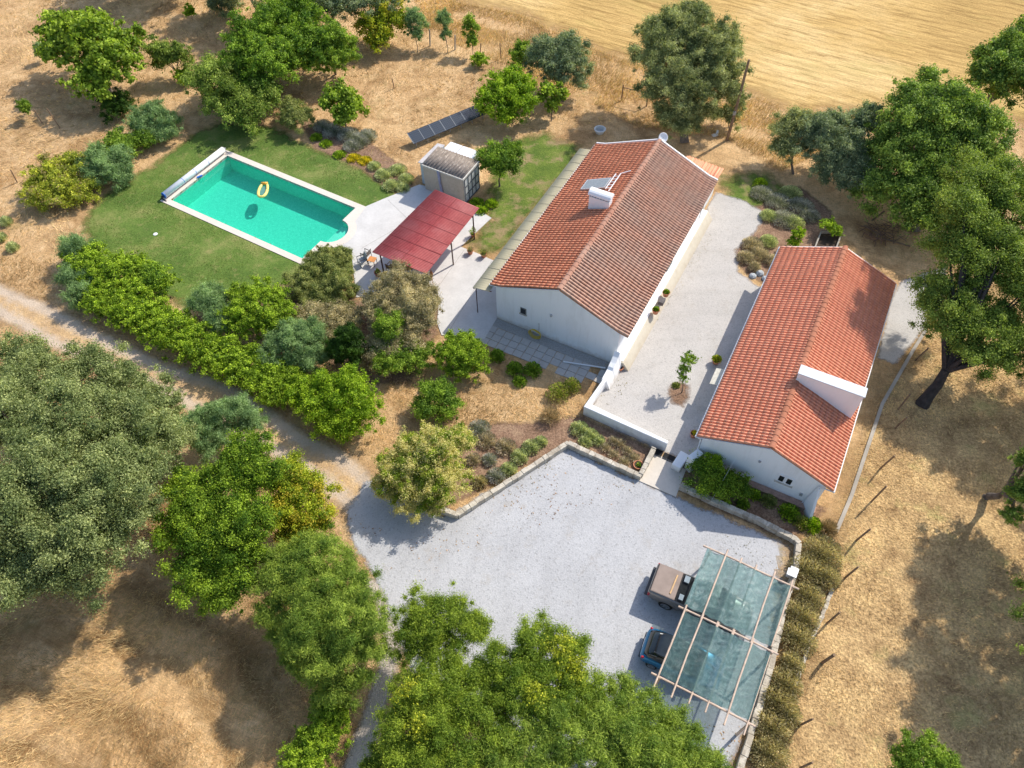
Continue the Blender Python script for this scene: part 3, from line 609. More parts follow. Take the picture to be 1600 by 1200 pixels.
MB().lathe(AF(3.55, .1, 2.35), [(0, 0), (.08, .01), (.08, .07), (0, .09)]).build('wall_lamp', GREYM, annex)
MB().box(AF(3.7, -.05, .12), (7.2, .4, .3), AF.rz).build('footing', simple('brick_footing', (.38, .24, .18), .9, var=.3, scale=9), annex)
MB().prism([AF(6.55, .05, 0), AF(7.15, -.9, 0), AF(7.3, -.85, 0), AF(6.75, .1, 0)], [AF(6.75, .12, 2.2), AF(6.85, .0, 2.2), AF(6.95, .02, 2.2), AF(6.9, .13, 2.2)]).build('buttress', WHITE, annex)
MB().box(AF(.28, 8.6, 1.15), (.08, 1.0, 2.1), AF.rz).build('door', simple('blue_door', (.05, .06, .10), .5), annex)
fl = MB().prism([AF(-.62, 4.3, 1.9), AF(.3, 4.3, 2.2), AF(.3, 5.6, 2.2), AF(-.62, 5.6, 1.9)], [AF(-.62, 4.3, 1.93), AF(.3, 4.3, 2.23), AF(.3, 5.6, 2.23), AF(-.62, 5.6, 1.93)]).build('door_canopy', simple('cream_board', (.66, .62, .52), .7), annex)

# ---- courtyard walls, gate pier, steps, stone edgings
def wallrun(mb, pts, h, t, z0=-.05, cap=0.):
    pts = [np.array(p[:2]) for p in pts]
    n = len(pts); L = []; Rr = []
    for i, p in enumerate(pts):
        d = pts[min(i+1, n-1)]-pts[max(i-1, 0)]; d = d/np.linalg.norm(d); k = np.array([-d[1], d[0]])
        if 0 < i < n-1:
            d1 = pts[i]-pts[i-1]; d1 /= np.linalg.norm(d1); s = 1/max(.5, abs(np.array([-d1[1], d1[0]])@k))
        else: s = 1
        L.append(p+k*t/2*s); Rr.append(p-k*t/2*s)
    for i in range(n-1): mb.slab([L[i], L[i+1], Rr[i+1], Rr[i]], z0, h)
    return mb
def noise_up(o, amp=.02, sub=3):
    return o
cw = thing('courtyard_wall', 'low white rendered wall closing the near end of the courtyard', 'wall', G(912, 650))
wallrun(MB(), [G(947, 600), G(915, 645), G(1040, 703)], .85, .22).build('wall', WHITE, cw, bevel=.04)
gw = thing('garden_wall', 'short stepped white wall curving down from the farmhouse corner', 'wall', HF(9.1, -1.2))
gv = MB(); prof = [(-.12, 1.5), (-.35, 1.25), (-.7, 1.05), (-1.0, .95), (-1.15, .80), (-1.9, .75), (-2.0, .7)]
for (b0, z0), (b1, z1) in zip(prof[:-1], prof[1:]):
    gv.prism([HF(8.75, b0, -.05), HF(8.75, b1, -.05), HF(9.5, b1, -.05), HF(9.5, b0, -.05)], [HF(8.85, b0, z0), HF(8.85, b1, z1), HF(9.2, b1, z1), HF(9.2, b0, z0)])
gv.build('wall', WHITE, gw)
gp_ = thing('gate_pier', 'stubby white wall stepping down from the annex corner beside the entrance', 'wall', G(1095, 700))
wallrun(MB(), [AF(.45, .0), AF(.1, -.75)], 1.35, .45).build('wall', WHITE, gp_, bevel=.04)
wallrun(MB(), [AF(-.35, -.0), AF(-.5, -1.1)], .55, .55).build('step', WHITE, gp_, bevel=.04)
def rough_wall(name, pts, h, t, label, cat='wall', z0=-.05):
    """dry stone edging: a run of uneven blocks in one mesh"""
    mb = MB(); r2 = random.Random(hash(name+str(len(pts))) & 0xff)
    for p, q in zip(pts[:-1], pts[1:]):
        p = np.array(p[:2]); q = np.array(q[:2]); L = np.linalg.norm(q-p); d = (q-p)/L; k = np.array([-d[1], d[0]]); s = 0
        while s < L:
            l = min(r2.uniform(.3, .6), L-s+.05); c = p+d*(s+l/2)+k*r2.uniform(-.02, .02); hh = h*r2.uniform(.93, 1.05)
            mb.box((c[0], c[1], (z0+hh)/2), (l*.985, t*r2.uniform(.92, 1.06), hh-z0), math.atan2(d[1], d[0])+r2.uniform(-.03, .03)); s += l
    o = mb.build(name, STONE, bevel=.025); return tag(o, label, cat)
rough_wall('stone_edging', W([(690, 800), (715, 808), (887, 697), (1000, 748)]), .42, .30, 'pale stone edging wall bending round the flower bed below the courtyard', 'wall')
rough_wall('stone_edging', W([(1000, 746), (1020, 706)]), .46, .28, 'short pale stone edge on the left of the entrance slab', 'wall')
rough_wall('stone_edging', W([(1062, 762), (1110, 785), (1180, 815), (1240, 846), (1246, 853)]), .42, .30, 'pale stone edging along the bed under the annex gable', 'wall')
rough_wall('stone_edging', W([(1246, 853), (1240, 895), (1222, 955), (1205, 1030), (1183, 1110), (1150, 1215)]), .38, .30, 'pale stone edging running down beside the carport', 'wall')
rough_wall('stone_edging', W([(1300, 920), (1283, 965), (1262, 1010), (1243, 1070)]), .12, .2, 'half buried stone line between the grey scrub and the fence posts', 'wall')
kb = MB(); wallrun(kb, W([(1447, 515), (1425, 550), (1378, 632), (1350, 715), (1330, 775), (1306, 832)]), .08, .20)
tag(kb.build('concrete_kerb', KERB), 'thin pale concrete kerb running along the right of the annex', 'kerb')
ld = thing('entrance_slab', 'pale tiled entrance slab with dark grates at the courtyard opening', 'doorstep', G(1035, 735))
e0, e1, e2, e3 = G(1016, 706), G(1073, 731), G(1056, 777), G(996, 751)
MB().slab([e0[:2], e1[:2], e2[:2], e3[:2]][::-1], -.05, .055).build('slab', LANDT, ld, bevel=.01)
gr = MB(); a, b = np.array(G(1019, 698)[:2]), np.array(G(1077, 724)[:2]); gd = (b-a)/np.linalg.norm(b-a); gk = np.array([gd[1], -gd[0]]); GL = np.linalg.norm(b-a)
for i in range(3):
    gr = MB(); s = a+gd*(GL/3*i+.03); l = GL/3-.07
    for j in range(11):
        c = s+gk*(.04+j*.045)+gd*l/2; gr.box((c[0], c[1], .045), (l, .022, .05), math.atan2(gd[1], gd[0]))
    c = s+gd*l/2+gk*.26; gr.box((c[0], c[1], .022), (l, .5, .02), math.atan2(gd[1], gd[0]))
    gr.build('grate', BLACKP, ld)

# ---- patio and paving
_L2 = PL/2
PAT = [G(549, 392)]+[PQ(_L2+1.58*math.sin(PI*i/10), .25-1.68*math.cos(PI*i/10)) for i in range(3, 9)]+[PQ(_L2+.55, PW/2-.4), PQ(_L2+.55, PW/2+.45)]+W([(600, 311), (655, 289), (700, 300), (768, 341), (720, 386), (745, 396), (772, 408)])
patio = thing('patio', 'pale concrete patio between the pool and the farmhouse', 'patio', G(680, 400))
pat2 = [HF(.36, 5.5)[:2], HF(.36, -.0)[:2], G(757, 530)[:2], G(690, 524)[:2], G(683, 505)[:2], G(686, 468)[:2], G(640, 458)[:2], G(557, 465)[:2]]
poly = [p[:2] for p in PAT]+[HF(-1.3, 5.5)[:2]]+pat2
MB().slab(poly[::-1], -.1, .045).build('slab', CONC, patio)
for p, q in (((640, 345), (606, 312)), ((565, 388), (640, 345)), ((725, 391), (680, 455)), ((768, 408), (700, 520)), ((686, 300), (640, 345))):
    MB().bar(G(*p, .046), G(*q, .046), .025, .008).build('joint', bpy.data.materials.get('joint_grey') or simple('joint_grey', (.36, .34, .31), .9), patio)
MB().slab([HF(-1.1, 5.5)[:2], HF(.36, 5.5)[:2], HF(.36, 16.2)[:2], HF(-1.1, 16.2)[:2]][::-1], -.1, .04).build('side_walk', KERB, patio)
pav = MB()
for i in range(15):
    for j in range(3):
        if (j == 2 and i > 11): continue
        a = .25+i*.62; b = -.75-j*.55
        if random.random() < .03: continue
        pav.box(HF(a+.3, b-.25-.03*math.sin(i), .015+random.uniform(-.004, .004)), (.59, .52, .05), HF.rz+random.uniform(-.012, .012))
pvg = thing('paving', 'grid of grey square paving slabs in front of the farmhouse gable', 'paving', HF(4.5, -1.5))
pav.build('paver_slabs', PAVER, pvg, bevel=.008)
MB().slab([HF(-.2, 0)[:2], HF(8.8, 0)[:2], HF(8.8, -.72)[:2], HF(-.2, -.72)[:2]], -.05, .012).build('gravel_strip', simple('grey_grit', (.33, .32, .30), .95, var=.25, scale=14, bump=.5), pvg)

# ================================================================ POOL
pool = thing('swimming_pool', 'rectangular turquoise swimming pool with pale stone coping', 'swimming pool', PQ(0, 0))
L2, W2 = PL/2, PW/2
BC = .25
def alcove(off=0.):                                   # the rounded step bay at the right end, in pool metres
    pts = []
    for i in range(13):
        t = PI/2-PI*i/12; pts.append((L2+(1.2+off)*math.cos(t), BC+(1.3+off)*math.sin(t)))
    return pts
AL = alcove()
inner = [(-L2, -W2), (-L2, W2), (L2, W2)]+[(L2, AL[0][1])]+[p for p in AL if p[0] > L2+.02]+[(L2, AL[-1][1]), (L2, -W2)]
AO = alcove(.62)
outer = [(-L2-.62, -W2-.5), (-L2-.62, W2+.5), (L2+.62, W2+.5)]
outer += [p for p in AO if p[0] > L2+.63]+[(L2+.62, -W2-.5)]
WZ = -.16; D = -1.45
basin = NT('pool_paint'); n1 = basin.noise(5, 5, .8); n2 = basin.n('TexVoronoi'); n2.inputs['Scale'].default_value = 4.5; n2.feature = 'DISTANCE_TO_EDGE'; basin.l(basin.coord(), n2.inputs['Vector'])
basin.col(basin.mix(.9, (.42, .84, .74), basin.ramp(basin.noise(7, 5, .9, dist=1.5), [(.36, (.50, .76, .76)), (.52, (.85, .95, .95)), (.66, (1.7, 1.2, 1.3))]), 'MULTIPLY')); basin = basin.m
bm = MB()
n = len(inner); top = [PQ(a, b, .0) for a, b in inner]; bot = [PQ(a, b, D) for a, b in inner]
bm.add(top+bot, [(i, n+i, n+(i+1) % n, (i+1) % n) for i in range(n)]+[tuple(range(n, 2*n))])
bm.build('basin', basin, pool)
# coping as quads between inner and outer outlines (fan through a fine polygon bridge)
def ringfill(pin, pout, z0, z1, name, mat, parent):
    import bmesh
    b = bmesh.new(); vi = [b.verts.new(PQ(x, y, z1)) for x, y in pin]; vo = [b.verts.new(PQ(x, y, z1)) for x, y in pout]
    ed = []
    for vv in (vi, vo):
        for i in range(len(vv)): ed.append(b.edges.new((vv[i], vv[(i+1) % len(vv)])))
    bmesh.ops.triangle_fill(b, use_beauty=True, edges=ed)
    me = bpy.data.meshes.new('tmp'); b.to_mesh(me); v = [tuple(q.co) for q in me.vertices]; f = [tuple(p.vertices) for p in me.polygons]
    mb = MB().add(v, f); m_ = len(v)
    k = len(pin)
    vb = [PQ(x, y, z0) for x, y in pin]+[PQ(x, y, z0) for x, y in pout]; vt = [PQ(x, y, z1) for x, y in pin]+[PQ(x, y, z1) for x, y in pout]
    fs = [(i, (i+1) % k, len(vb)+(i+1) % k, len(vb)+i) for i in range(k)]; ko = len(pout)
    fs += [(k+i, k+(i+1) % ko, len(vb)+k+(i+1) % ko, len(vb)+k+i) for i in range(ko)]
    mb.add(vb+vt, fs); b.free(); return mb.build(name, mat, parent)
ringfill(inner, outer, -.15, .05, 'coping', COPING, pool)
st = MB()
for k_, (r_, z_) in enumerate(((1.0, -.42), (.72, -.30), (.45, -.2))):
    ring = [(L2+(a-L2)*.985, BC+(b-BC)*.985) for a, b in AL]
    x0 = L2-.25+k_*.42
    pts = [p for p in ring if p[0] > x0]
    if len(pts) > 2:
        pts = [(x0, pts[0][1])]+pts+[(x0, pts[-1][1])]
        st.prism([PQ(a, b, D) for a, b in pts][::-1], [PQ(a, b, -.72+k_*.22) for a, b in pts][::-1])
st.build('steps', simple('pale_steps', (.92, .95, .90), .6, var=.04), pool)
wm = NT('water'); tn = wm.n('BsdfTransparent'); tn.inputs[0].default_value = (.33, .86, .76, 1)
gl = wm.n('BsdfGlossy'); gl.inputs['Roughness'].default_value = .04; fr2 = wm.n('Fresnel'); fr2.inputs[0].default_value = 1.33
bp = wm.n('Bump'); bp.inputs['Strength'].default_value = .25; bp.inputs['Distance'].default_value = .03; wm.l(wm.noise(4.5, 4, .6), bp.inputs['Height'])
wm.l(bp.outputs[0], gl.inputs['Normal']); wm.l(bp.outputs[0], fr2.inputs['Normal'])
ms = wm.n('MixShader'); wm.l(fr2.outputs[0], ms.inputs[0]); wm.l(tn.outputs[0], ms.inputs[1]); wm.l(gl.outputs[0], ms.inputs[2]); wm.l(ms.outputs[0], wm.out.inputs[0])
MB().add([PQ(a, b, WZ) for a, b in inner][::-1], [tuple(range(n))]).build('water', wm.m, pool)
# cover roller
rol = thing('pool_cover_roller', 'white rolled pool cover on its reel along the far left coping', 'pool cover', PQ(-L2-.35, 0, .05))
MB().tube([PQ(-L2-.42, -W2-.1, .38), PQ(-L2-.42, W2+.15, .38)], [.23, .23], 16).build('rolled_cover', WPLAST, rol, smooth=True)
sp_ = MB()
for b in (-1.3, 0.0, 1.4): MB().tube([PQ(-L2-.42, b, .38), PQ(-L2-.42, b+.04, .38)], [.236, .236], 16).build('strap', BLUEP, rol)
sp_.tube([PQ(-L2-.42, -W2-.16, .38), PQ(-L2-.42, -W2-.1, .38)], [.233, .233], 16).build('end_cap', BLUEP, rol)
for s in (-1, 1):
    b = s*(W2+.3); MB().bar(PQ(-L2-.42, b, .05), PQ(-L2-.42, b, .42), .05).bar(PQ(-L2-.75, b, .08), PQ(-L2-.1, b, .08), .05).lathe(PQ(-L2-.42, b, .3), [(0, 0), (.1, .02), (.1, .1), (0, .12)], 10).build('stand', BLACKP if s < 0 else GREYM, rol)
tag(MB().box(PQ(-L2+.02, -.0, .09), (.45, .14, .08), math.atan2(pu[1], pu[0])+1.2).build('pool_brush', BLUEP), 'small blue plastic handle lying on the coping by the cover roll', 'pool tool')
# inflatable lounger ring
fl = G(411, 297, WZ+.1)
fr3 = thing('pool_float', 'yellow and white inflatable lounger ring floating in the pool', 'pool float', fl)
pts = []; nn = 28
for i in range(nn+1):
    t = 2*PI*i/nn; x = .33*math.cos(t)*(1+.12*math.sin(t)*-1); y = .80*math.sin(t); x = math.copysign(abs(x)**.8*.33**.2, x)
    pts.append((fl[0]+x, fl[1]+y, fl[2]))
MB().tube(pts, [.11]*len(pts), 10).build('ring', simple('yellow_vinyl', (.85, .68, .20), .35, var=.05), fr3, smooth=True)
MB().tube([(fl[0]-.25, fl[1]+.72, fl[2]+.06), (fl[0]+.25, fl[1]+.72, fl[2]+.06)], [.13, .13], 10).build('headrest', simple('amber_vinyl', (.75, .38, .05), .35), fr3, smooth=True)
MB().add([(fl[0]+x*.25, fl[1]+y*.62, fl[2]-.04) for x, y in ((-1, -.8), (1, -.8), (1, .8), (-1, .8))], [(0, 1, 2, 3)]).build('mesh_seat', simple('dark_mesh', (.10, .25, .22), .6), fr3)
tag(MB().lathe(G(243, 366, .01), [(0, .0), (.16, .0), (.16, .03), (.06, .05), (0, .05)]).build('skimmer_lid', WPLAST), 'small round white lid lying on the lawn left of the pool', 'lid')

# ================================================================ PERGOLA, SHED, SOLAR ARRAY
perg = thing('pergola', 'red corrugated pergola roof on brown posts over the patio', 'pergola', (-5.6, 39.8, 0))
RED = NT('red_sheet'); RED.col(RED.mix(RED.ramp(RED.noise(.5, 5, .7), [(.45, (0, 0, 0)), (.75, (.5, .5, .5))]), RED.ramp(RED.noise(3, 4, .7), [(.3, (.32, .05, .052)), (.7, (.42, .085, .08))]), (.50, .20, .19))); RED.b.inputs['Roughness'].default_value = .55; RED.b.inputs['Specular IOR Level'].default_value = .4; RED = RED.m
P0, P1, P2, P3 = G(680, 296, 2.55), G(749, 325, 2.6), G(666, 428, 2.45), G(581, 394, 2.3)
K = 42*6+1; V = []; nrow = 12
for i in range(nrow+1):
    A = np.array(P3)+(np.array(P0)-np.array(P3))*i/nrow; B = np.array(P2)+(np.array(P1)-np.array(P2))*i/nrow
    for j in range(31):
        for k_ in ((0,) if j == 30 else (0,)):
            p = A+(B-A)*j/30; V.append(p)
V = []; KK = 240                                        # corrugations run across (left to right)
for j in (0, 1):
    for i in range(KK+1):
        A = np.array(P3)+(np.array(P0)-np.array(P3))*i/KK; B = np.array(P2)+(np.array(P1)-np.array(P2))*i/KK
        p = A+(B-A)*j; V.append((p[0], p[1], p[2]+.022*math.sin(2*PI*i/4)))
q = np.arange(KK); o = meshobj('roof_sheet', np.array(V), np.stack([q, q+1, q+KK+2, q+KK+1], 1), RED, perg); o.modifiers.new('t', 'SOLIDIFY').thickness = .012
def PG(s, t, dz=0.):                                  # s 0..1 left to right, t 0..1 near to far
    A = np.array(P3)+(np.array(P0)-np.array(P3))*t; B = np.array(P2)+(np.array(P1)-np.array(P2))*t; p = A+(B-A)*s; return (p[0], p[1], p[2]+dz)
sm = MB()
for t in (.135, .27, .41, .56, .71, .86): sm.bar(PG(0, t, .03), PG(1, t, .03), .035, .015)
sm.bar(PG(.5, 0, .03), PG(.5, 1, .03), .03, .01)
sm.build('seams', simple('seam_red', (.20, .035, .035), .6), perg)
bm_ = MB()
for s in (.04, .96): bm_.bar(PG(s, .02, -.09), PG(s, .98, -.09), .07, .1)
for t in (.05, .5, .93): bm_.bar(PG(.02, t, -.16), PG(.98, t, -.16), .06, .08)
bm_.build('beam', BROWNM, perg)
for s, t in ((.06, .06), (.06, .5), (.06, .92), (.94, .06), (.94, .5), (.94, .92)):
    p = PG(s, t, -.15); MB().bar((p[0], p[1], 0.0), p, .09).bar((p[0], p[1], p[2]-.45), PG(s+(.1 if s < .5 else -.1), t, -.15), .05).build('post', BROWNM, perg)

s1, s2, s3 = (np.array(G(*q)[:2]) for q in ((660, 256, 2.4), (723, 279, 2.4), (759, 259, 2.4)))
su = (s2-s1)/np.linalg.norm(s2-s1); sv = np.array([-su[1], su[0]]); SL = np.linalg.norm(s2-s1); SD = max(2.2, (s3-s2)@sv)
def SHF(a, b, z=0.): p = s1+su*a+sv*b; return (p[0], p[1], z)
srz = math.atan2(su[1], su[0])
shed = thing('garden_shed', 'shabby brown rendered shed with grey flat roof and metal grid front', 'shed', SHF(SL/2, SD/2))
DIRTY = NT('dirty_render'); DIRTY.col(DIRTY.mix(.6, DIRTY.ramp(DIRTY.noise(1.3, 6, .75), [(.3, (.38, .31, .24)), (.6, (.56, .47, .37)), (.75, (.7, .63, .52))]), DIRTY.ramp(DIRTY.noise(7, 5, .8), [(.3, (.38, .31, .24)), (.7, (.6, .51, .41))]))); DIRTY.bump(DIRTY.noise(9, 5), .4, .03); DIRTY = DIRTY.m
MB().slab([SHF(0, 0)[:2], SHF(SL, 0)[:2], SHF(SL, SD)[:2], SHF(0, SD)[:2]], -.1, 2.28).build('wall', DIRTY, shed)
MOSS = NT('weathered_roof'); a_ = MOSS.noise(1.6, 6, .8, MOSS.coord((1, 3, 1), -srz-PI/2)); MOSS.col(MOSS.mix(MOSS.ramp(MOSS.noise(3.2, 6, .8, MOSS.coord((1, 3, 1), -srz-PI/2)), [(.56, (0, 0, 0)), (.66, (.9, .9, .9))]), MOSS.ramp(a_, [(.3, (.14, .115, .095)), (.6, (.27, .225, .19)), (.72, (.38, .33, .29))]), (.62, .57, .5))); MOSS.bump(a_, .6, .04); MOSS = MOSS.m
V = []; KK = 84
for j in (0, 1):
    for i in range(KK+1): V.append(SHF(-.08+(SL+.16)*i/KK, -.05 if j == 0 else SD+.08, 2.36+.035*math.sin(2*PI*i/6)+(.12 if j else 0)))
q = np.arange(KK); meshobj('roof', np.array(V), np.stack([q, q+1, q+KK+2, q+KK+1], 1), MOSS, shed).modifiers.new('t', 'SOLIDIFY').thickness = .05
MB().bar(SHF(-.05, -.06, 2.33), SHF(SL+.05, -.06, 2.33), .06, .1).bar(SHF(SL+.06, -.08, 2.33), SHF(SL+.06, SD, 2.45), .08, .14).build('fascia', simple('pale_timber', (.60, .57, .51), .8, var=.2), shed)
gd_ = MB(); gp2 = MB()
for i in range(5): gd_.bar(SHF(SL+.07, .1+i*(SD-.2)/4, .1), SHF(SL+.07, .1+i*(SD-.2)/4, 2.25), .06)
for z in (.12, .8, 1.5, 2.22): gd_.bar(SHF(SL+.075, .1, z), SHF(SL+.075, SD-.1, z), .06)
MB().box(SHF(SL+.03, SD/2, 1.2), (.05, SD-.1, 2.2), srz).build('door_panels', simple('pale_panel', (.52, .53, .52), .6, var=.25), shed)
gd_.build('door_grid', simple('dark_grid', (.10, .11, .12), .6), shed)
MB().tube([SHF(SL*.40, -.05, 2.3), SHF(SL*.42, -.07, 1.2), SHF(SL*.46, -.08, .1)], [.12, .09, .13], 8).build('blue_tarp_strip', simple('faded_blue_tarp', (.30, .31, .42), .7, var=.3, scale=7), shed)
bx = thing('storage_box', 'pale blue grey storage cabinet with sloping lid behind the left of the shed', 'cabinet', SHF(-.35, 1.1))
MB().prism([SHF(-.62, .5, 0), SHF(.0, .5, 0), SHF(.0, 3.0, 0), SHF(-.62, 3.0, 0)], [SHF(-.62, .5, 1.95), SHF(.0, .5, 2.05), SHF(.0, 3.0, 2.05), SHF(-.62, 3.0, 1.95)]).build('body', simple('pale_blue_grey', (.45, .51, .53), .7, var=.1), bx)
MB().prism([SHF(-.72, .4, 1.96), SHF(.0, .4, 2.06), SHF(.0, 3.1, 2.06), SHF(-.72, 3.1, 1.96)], [SHF(-.72, .4, 2.02), SHF(.0, .4, 2.12), SHF(.0, 3.1, 2.12), SHF(-.72, 3.1, 2.02)]).build('lid', simple('worn_lid', (.54, .51, .50), .8, var=.15, scale=3), bx)
for k_, (a0, a1, b0, b1, zt, lb) in enumerate(((.3, 1.35, SD+.15, SD+1.3, 2.25, 'tall white cabinet behind the shed, left of the two'), (1.5, 2.9, SD+.15, SD+1.25, 2.3, 'wide white water tank behind the shed, right of the two'))):
    t_ = thing('white_tank', lb, 'tank', SHF((a0+a1)/2, (b0+b1)/2))
    MB().slab([SHF(a0, b0)[:2], SHF(a1, b0)[:2], SHF(a1, b1)[:2], SHF(a0, b1)[:2]], 0, zt-.08).build('body', WPLAST, t_, bevel=.06)
    MB().slab([SHF(a0-.03, b0-.03)[:2], SHF(a1+.03, b0-.03)[:2], SHF(a1+.03, b1+.03)[:2], SHF(a0-.03, b1+.03)[:2]], zt-.08, zt).build('lid', WPLAST, t_, bevel=.03)

so1, so2 = np.array(G(636, 208, .95)[:2]), np.array(G(750, 161, .95)[:2]); ou = (so2-so1)/np.linalg.norm(so2-so1); ov = np.array([ou[1], -ou[0]]); OL = np.linalg.norm(so2-so1)
def OF(a, b, h=0.): p = so1+ou*a+ov*b; return (p[0], p[1], .95-.45*b+h)
arr = thing('solar_array', 'long low row of dark solar panels on steel legs in the dry orchard', 'solar panels', OF(OL/2, .4, -.8))
SPM = NT('solar_cells'); br = SPM.n('TexBrick'); br.offset = 0; br.inputs['Scale'].default_value = 1; br.inputs['Mortar Size'].default_value = .012; br.inputs['Brick Width'].default_value = .16; br.inputs['Row Height'].default_value = .16
SPM.l(SPM.coord((1, 1, 1), -math.atan2(ou[1], ou[0])), br.inputs['Vector']); br.inputs[1].default_value = (.018, .026, .04, 1); br.inputs[2].default_value = (.022, .03, .045, 1); br.inputs[3].default_value = (.10, .125, .15, 1)
SPM.col(br.outputs[0]); SPM.b.inputs['Roughness'].default_value = .12; SPM.b.inputs['Specular IOR Level'].default_value = .7; SPM = SPM.m
npn = 7
for i in range(npn):
    a0 = i*OL/npn+.02; a1 = (i+1)*OL/npn-.02
    MB().prism([OF(a0, 0, -.04), OF(a0, 1.0, -.04), OF(a1, 1.0, -.04), OF(a1, 0, -.04)][::-1], [OF(a0, 0), OF(a0, 1.0), OF(a1, 1.0), OF(a1, 0)][::-1]).build('panel', SPM, arr)
fm = MB()
for i in range(npn+1): fm.bar(OF(i*OL/npn, 0, .003), OF(i*OL/npn, 1., .003), .04, .03)
fm.bar(OF(0, .5, -.06), OF(OL, .5, -.06), .05)
fm.build('frame', simple('dull_frame', (.22, .24, .26), .5, .3), arr)
for i in range(7):
    a = .3+i*(OL-.6)/6; p, q = OF(a, .12), OF(a, .85)
    MB().bar((p[0], p[1], 0), (p[0], p[1], p[2]-.04), .04).bar((q[0], q[1], 0), (q[0], q[1], q[2]-.04), .04).bar((q[0], q[1], .04), (p[0], p[1], p[2]-.1), .03).build('leg', GREYM, arr)

# ================================================================ CARPORT AND CARS
def CF(a, b, z=0.):
    t1, t2 = R(-28.9), R(-118.9); return (9.71+math.cos(t1)*a+math.cos(t2)*b, 15.87+math.sin(t1)*a+math.sin(t2)*b, z)
cpt = thing('carport', 'timber pole carport covered with green blue shade netting at the yard corner', 'carport', CF(2.2, 3.5))
rj = lambda q: random.uniform(-q, q)
for k_, b in enumerate((0.05, 3.6, 7.12)):
    MB().tube([CF(-.15, b, 2.36), CF(1.5, b+rj(.03), 2.37), CF(3, b+rj(.03), 2.35), CF(4.75, b, 2.36)], [.055, .05, .055, .05], 8).build('beam', TIMBER, cpt)
    for a in (.25, 4.45): MB().tube([CF(a, b, 0), CF(a+.02, b, 2.4)], [.065, .06], 8).build('post', TIMBER, cpt)
for a, b0, b1, z in ((1.02, -.25, 3.75, 2.50), (1.04, 3.45, 7.75, 2.50), (3.45, -.25, 3.75, 2.50), (3.5, 3.45, 7.75, 2.50), (.18, 3.4, 7.7, 2.5),
                     (1.78, -.2, 3.85, 2.40), (2.55, -.2, 3.85, 2.40), (4.35, -.25, 3.4, 2.40), (1.82, 3.45, 7.6, 2.40), (2.6, 3.45, 7.6, 2.40), (4.4, 3.8, 7.7, 2.40)):
    MB().tube([CF(a, b0, z), CF(a+.03*rj(1), (b0+b1)/2, z+rj(.01)), CF(a, b1, z)], [.045, .045, .04], 8).build('rafter', TIMBER, cpt)
NET = NT('shade_net'); nn_ = NET.noise(2.2, 6, .8, NET.coord((1, 1, 1), 0), 1.0); NET.col(NET.mix(.5, (.13, .25, .245), NET.ramp(nn_, [(.35, (.09, .185, .19)), (.5, (.15, .27, .27)), (.62, (.30, .42, .41))])))
tnf = NET.attr('tone').outputs['Fac']; NET.col(NET.mix(1., NET.mix(.6, (.13, .24, .24), NET.ramp(nn_, [(.35, (.07, .16, .165)), (.5, (.14, .26, .26)), (.62, (.34, .46, .45))])), NET.ramp(tnf, [(0, (.75, .78, .80)), (1, (2.1, 1.85, 1.8))]), 'MULTIPLY')); NET.b.inputs['Roughness'].default_value = .30; NET.b.inputs['Specular IOR Level'].default_value = .6
NET.bump(NET.math('ADD', NET.noise(3.2, 6, .8, NET.coord((2.2, .8, 1), R(30)), 1.5), NET.math('MULTIPLY', NET.noise(14, 4, .8, NET.coord((2, .7, 1), R(20)), 1.), .5)), 1., .16)
trn = NET.n('BsdfTransparent'); trn.inputs[0].default_value = (.72, .92, .9, 1); mx = NET.n('MixShader'); mx.inputs[0].default_value = .34
NET.l(NET.b.outputs[0], mx.inputs[1]); NET.l(trn.outputs[0], mx.inputs[2]); NET.l(mx.outputs[0], NET.out.inputs[0]); NET = NET.m
def net(a0, a1, b0, b1, pk, tone, skew=0.):
    na, nb = 110, 150; V = []
    for j in range(nb+1):
        for i in range(na+1):
            a = a0+(a1-a0)*i/na; b = b0+(b1-b0)*j/nb
            d = min(abs(a-q) for q in pk); gap = .75
            q_ = max(0, min(1, (d-.07)/.25)); sag = q_*(-.05-.22*min(d, .45)-.04*math.sin(PI*j/nb)-.02*math.sin(a*3+b*2.2)*math.sin(b*4.1+a))+q_*(.020*math.sin(b*9+a*4+1.5*math.sin(b*3+a*5))+.014*math.sin(b*19+a*3+2*math.sin(a*5+b*2)))
            V.append(CF(a+skew*(j/nb), b, 2.458+sag))
    idx = np.arange((na+1)*(nb+1)).reshape(nb+1, na+1); f = np.stack([idx[:-1, :-1], idx[1:, :-1], idx[1:, 1:], idx[:-1, 1:]], -1).reshape(-1, 4)
    ac_ = a0+(a1-a0)*((np.arange(len(f)) % na)+.5)/na; tn_ = np.array(tone)[np.clip(np.searchsorted(pk, ac_)-1, 0, len(tone)-1)]
    meshobj('shade_net', np.array(V), f, NET, cpt, smooth=True, attrs={'tone': ('FACE', tn_)})
net(.08, 4.33, .12, 3.42, (.1, 1.02, 1.78, 2.55, 3.45, 4.33), (.75, .35, .7, .85, .2)); net(.2, 4.4, 3.72, 7.02, (.2, 1.04, 1.82, 2.6, 3.5, 4.4), (.15, .1, .6, .55, .3))

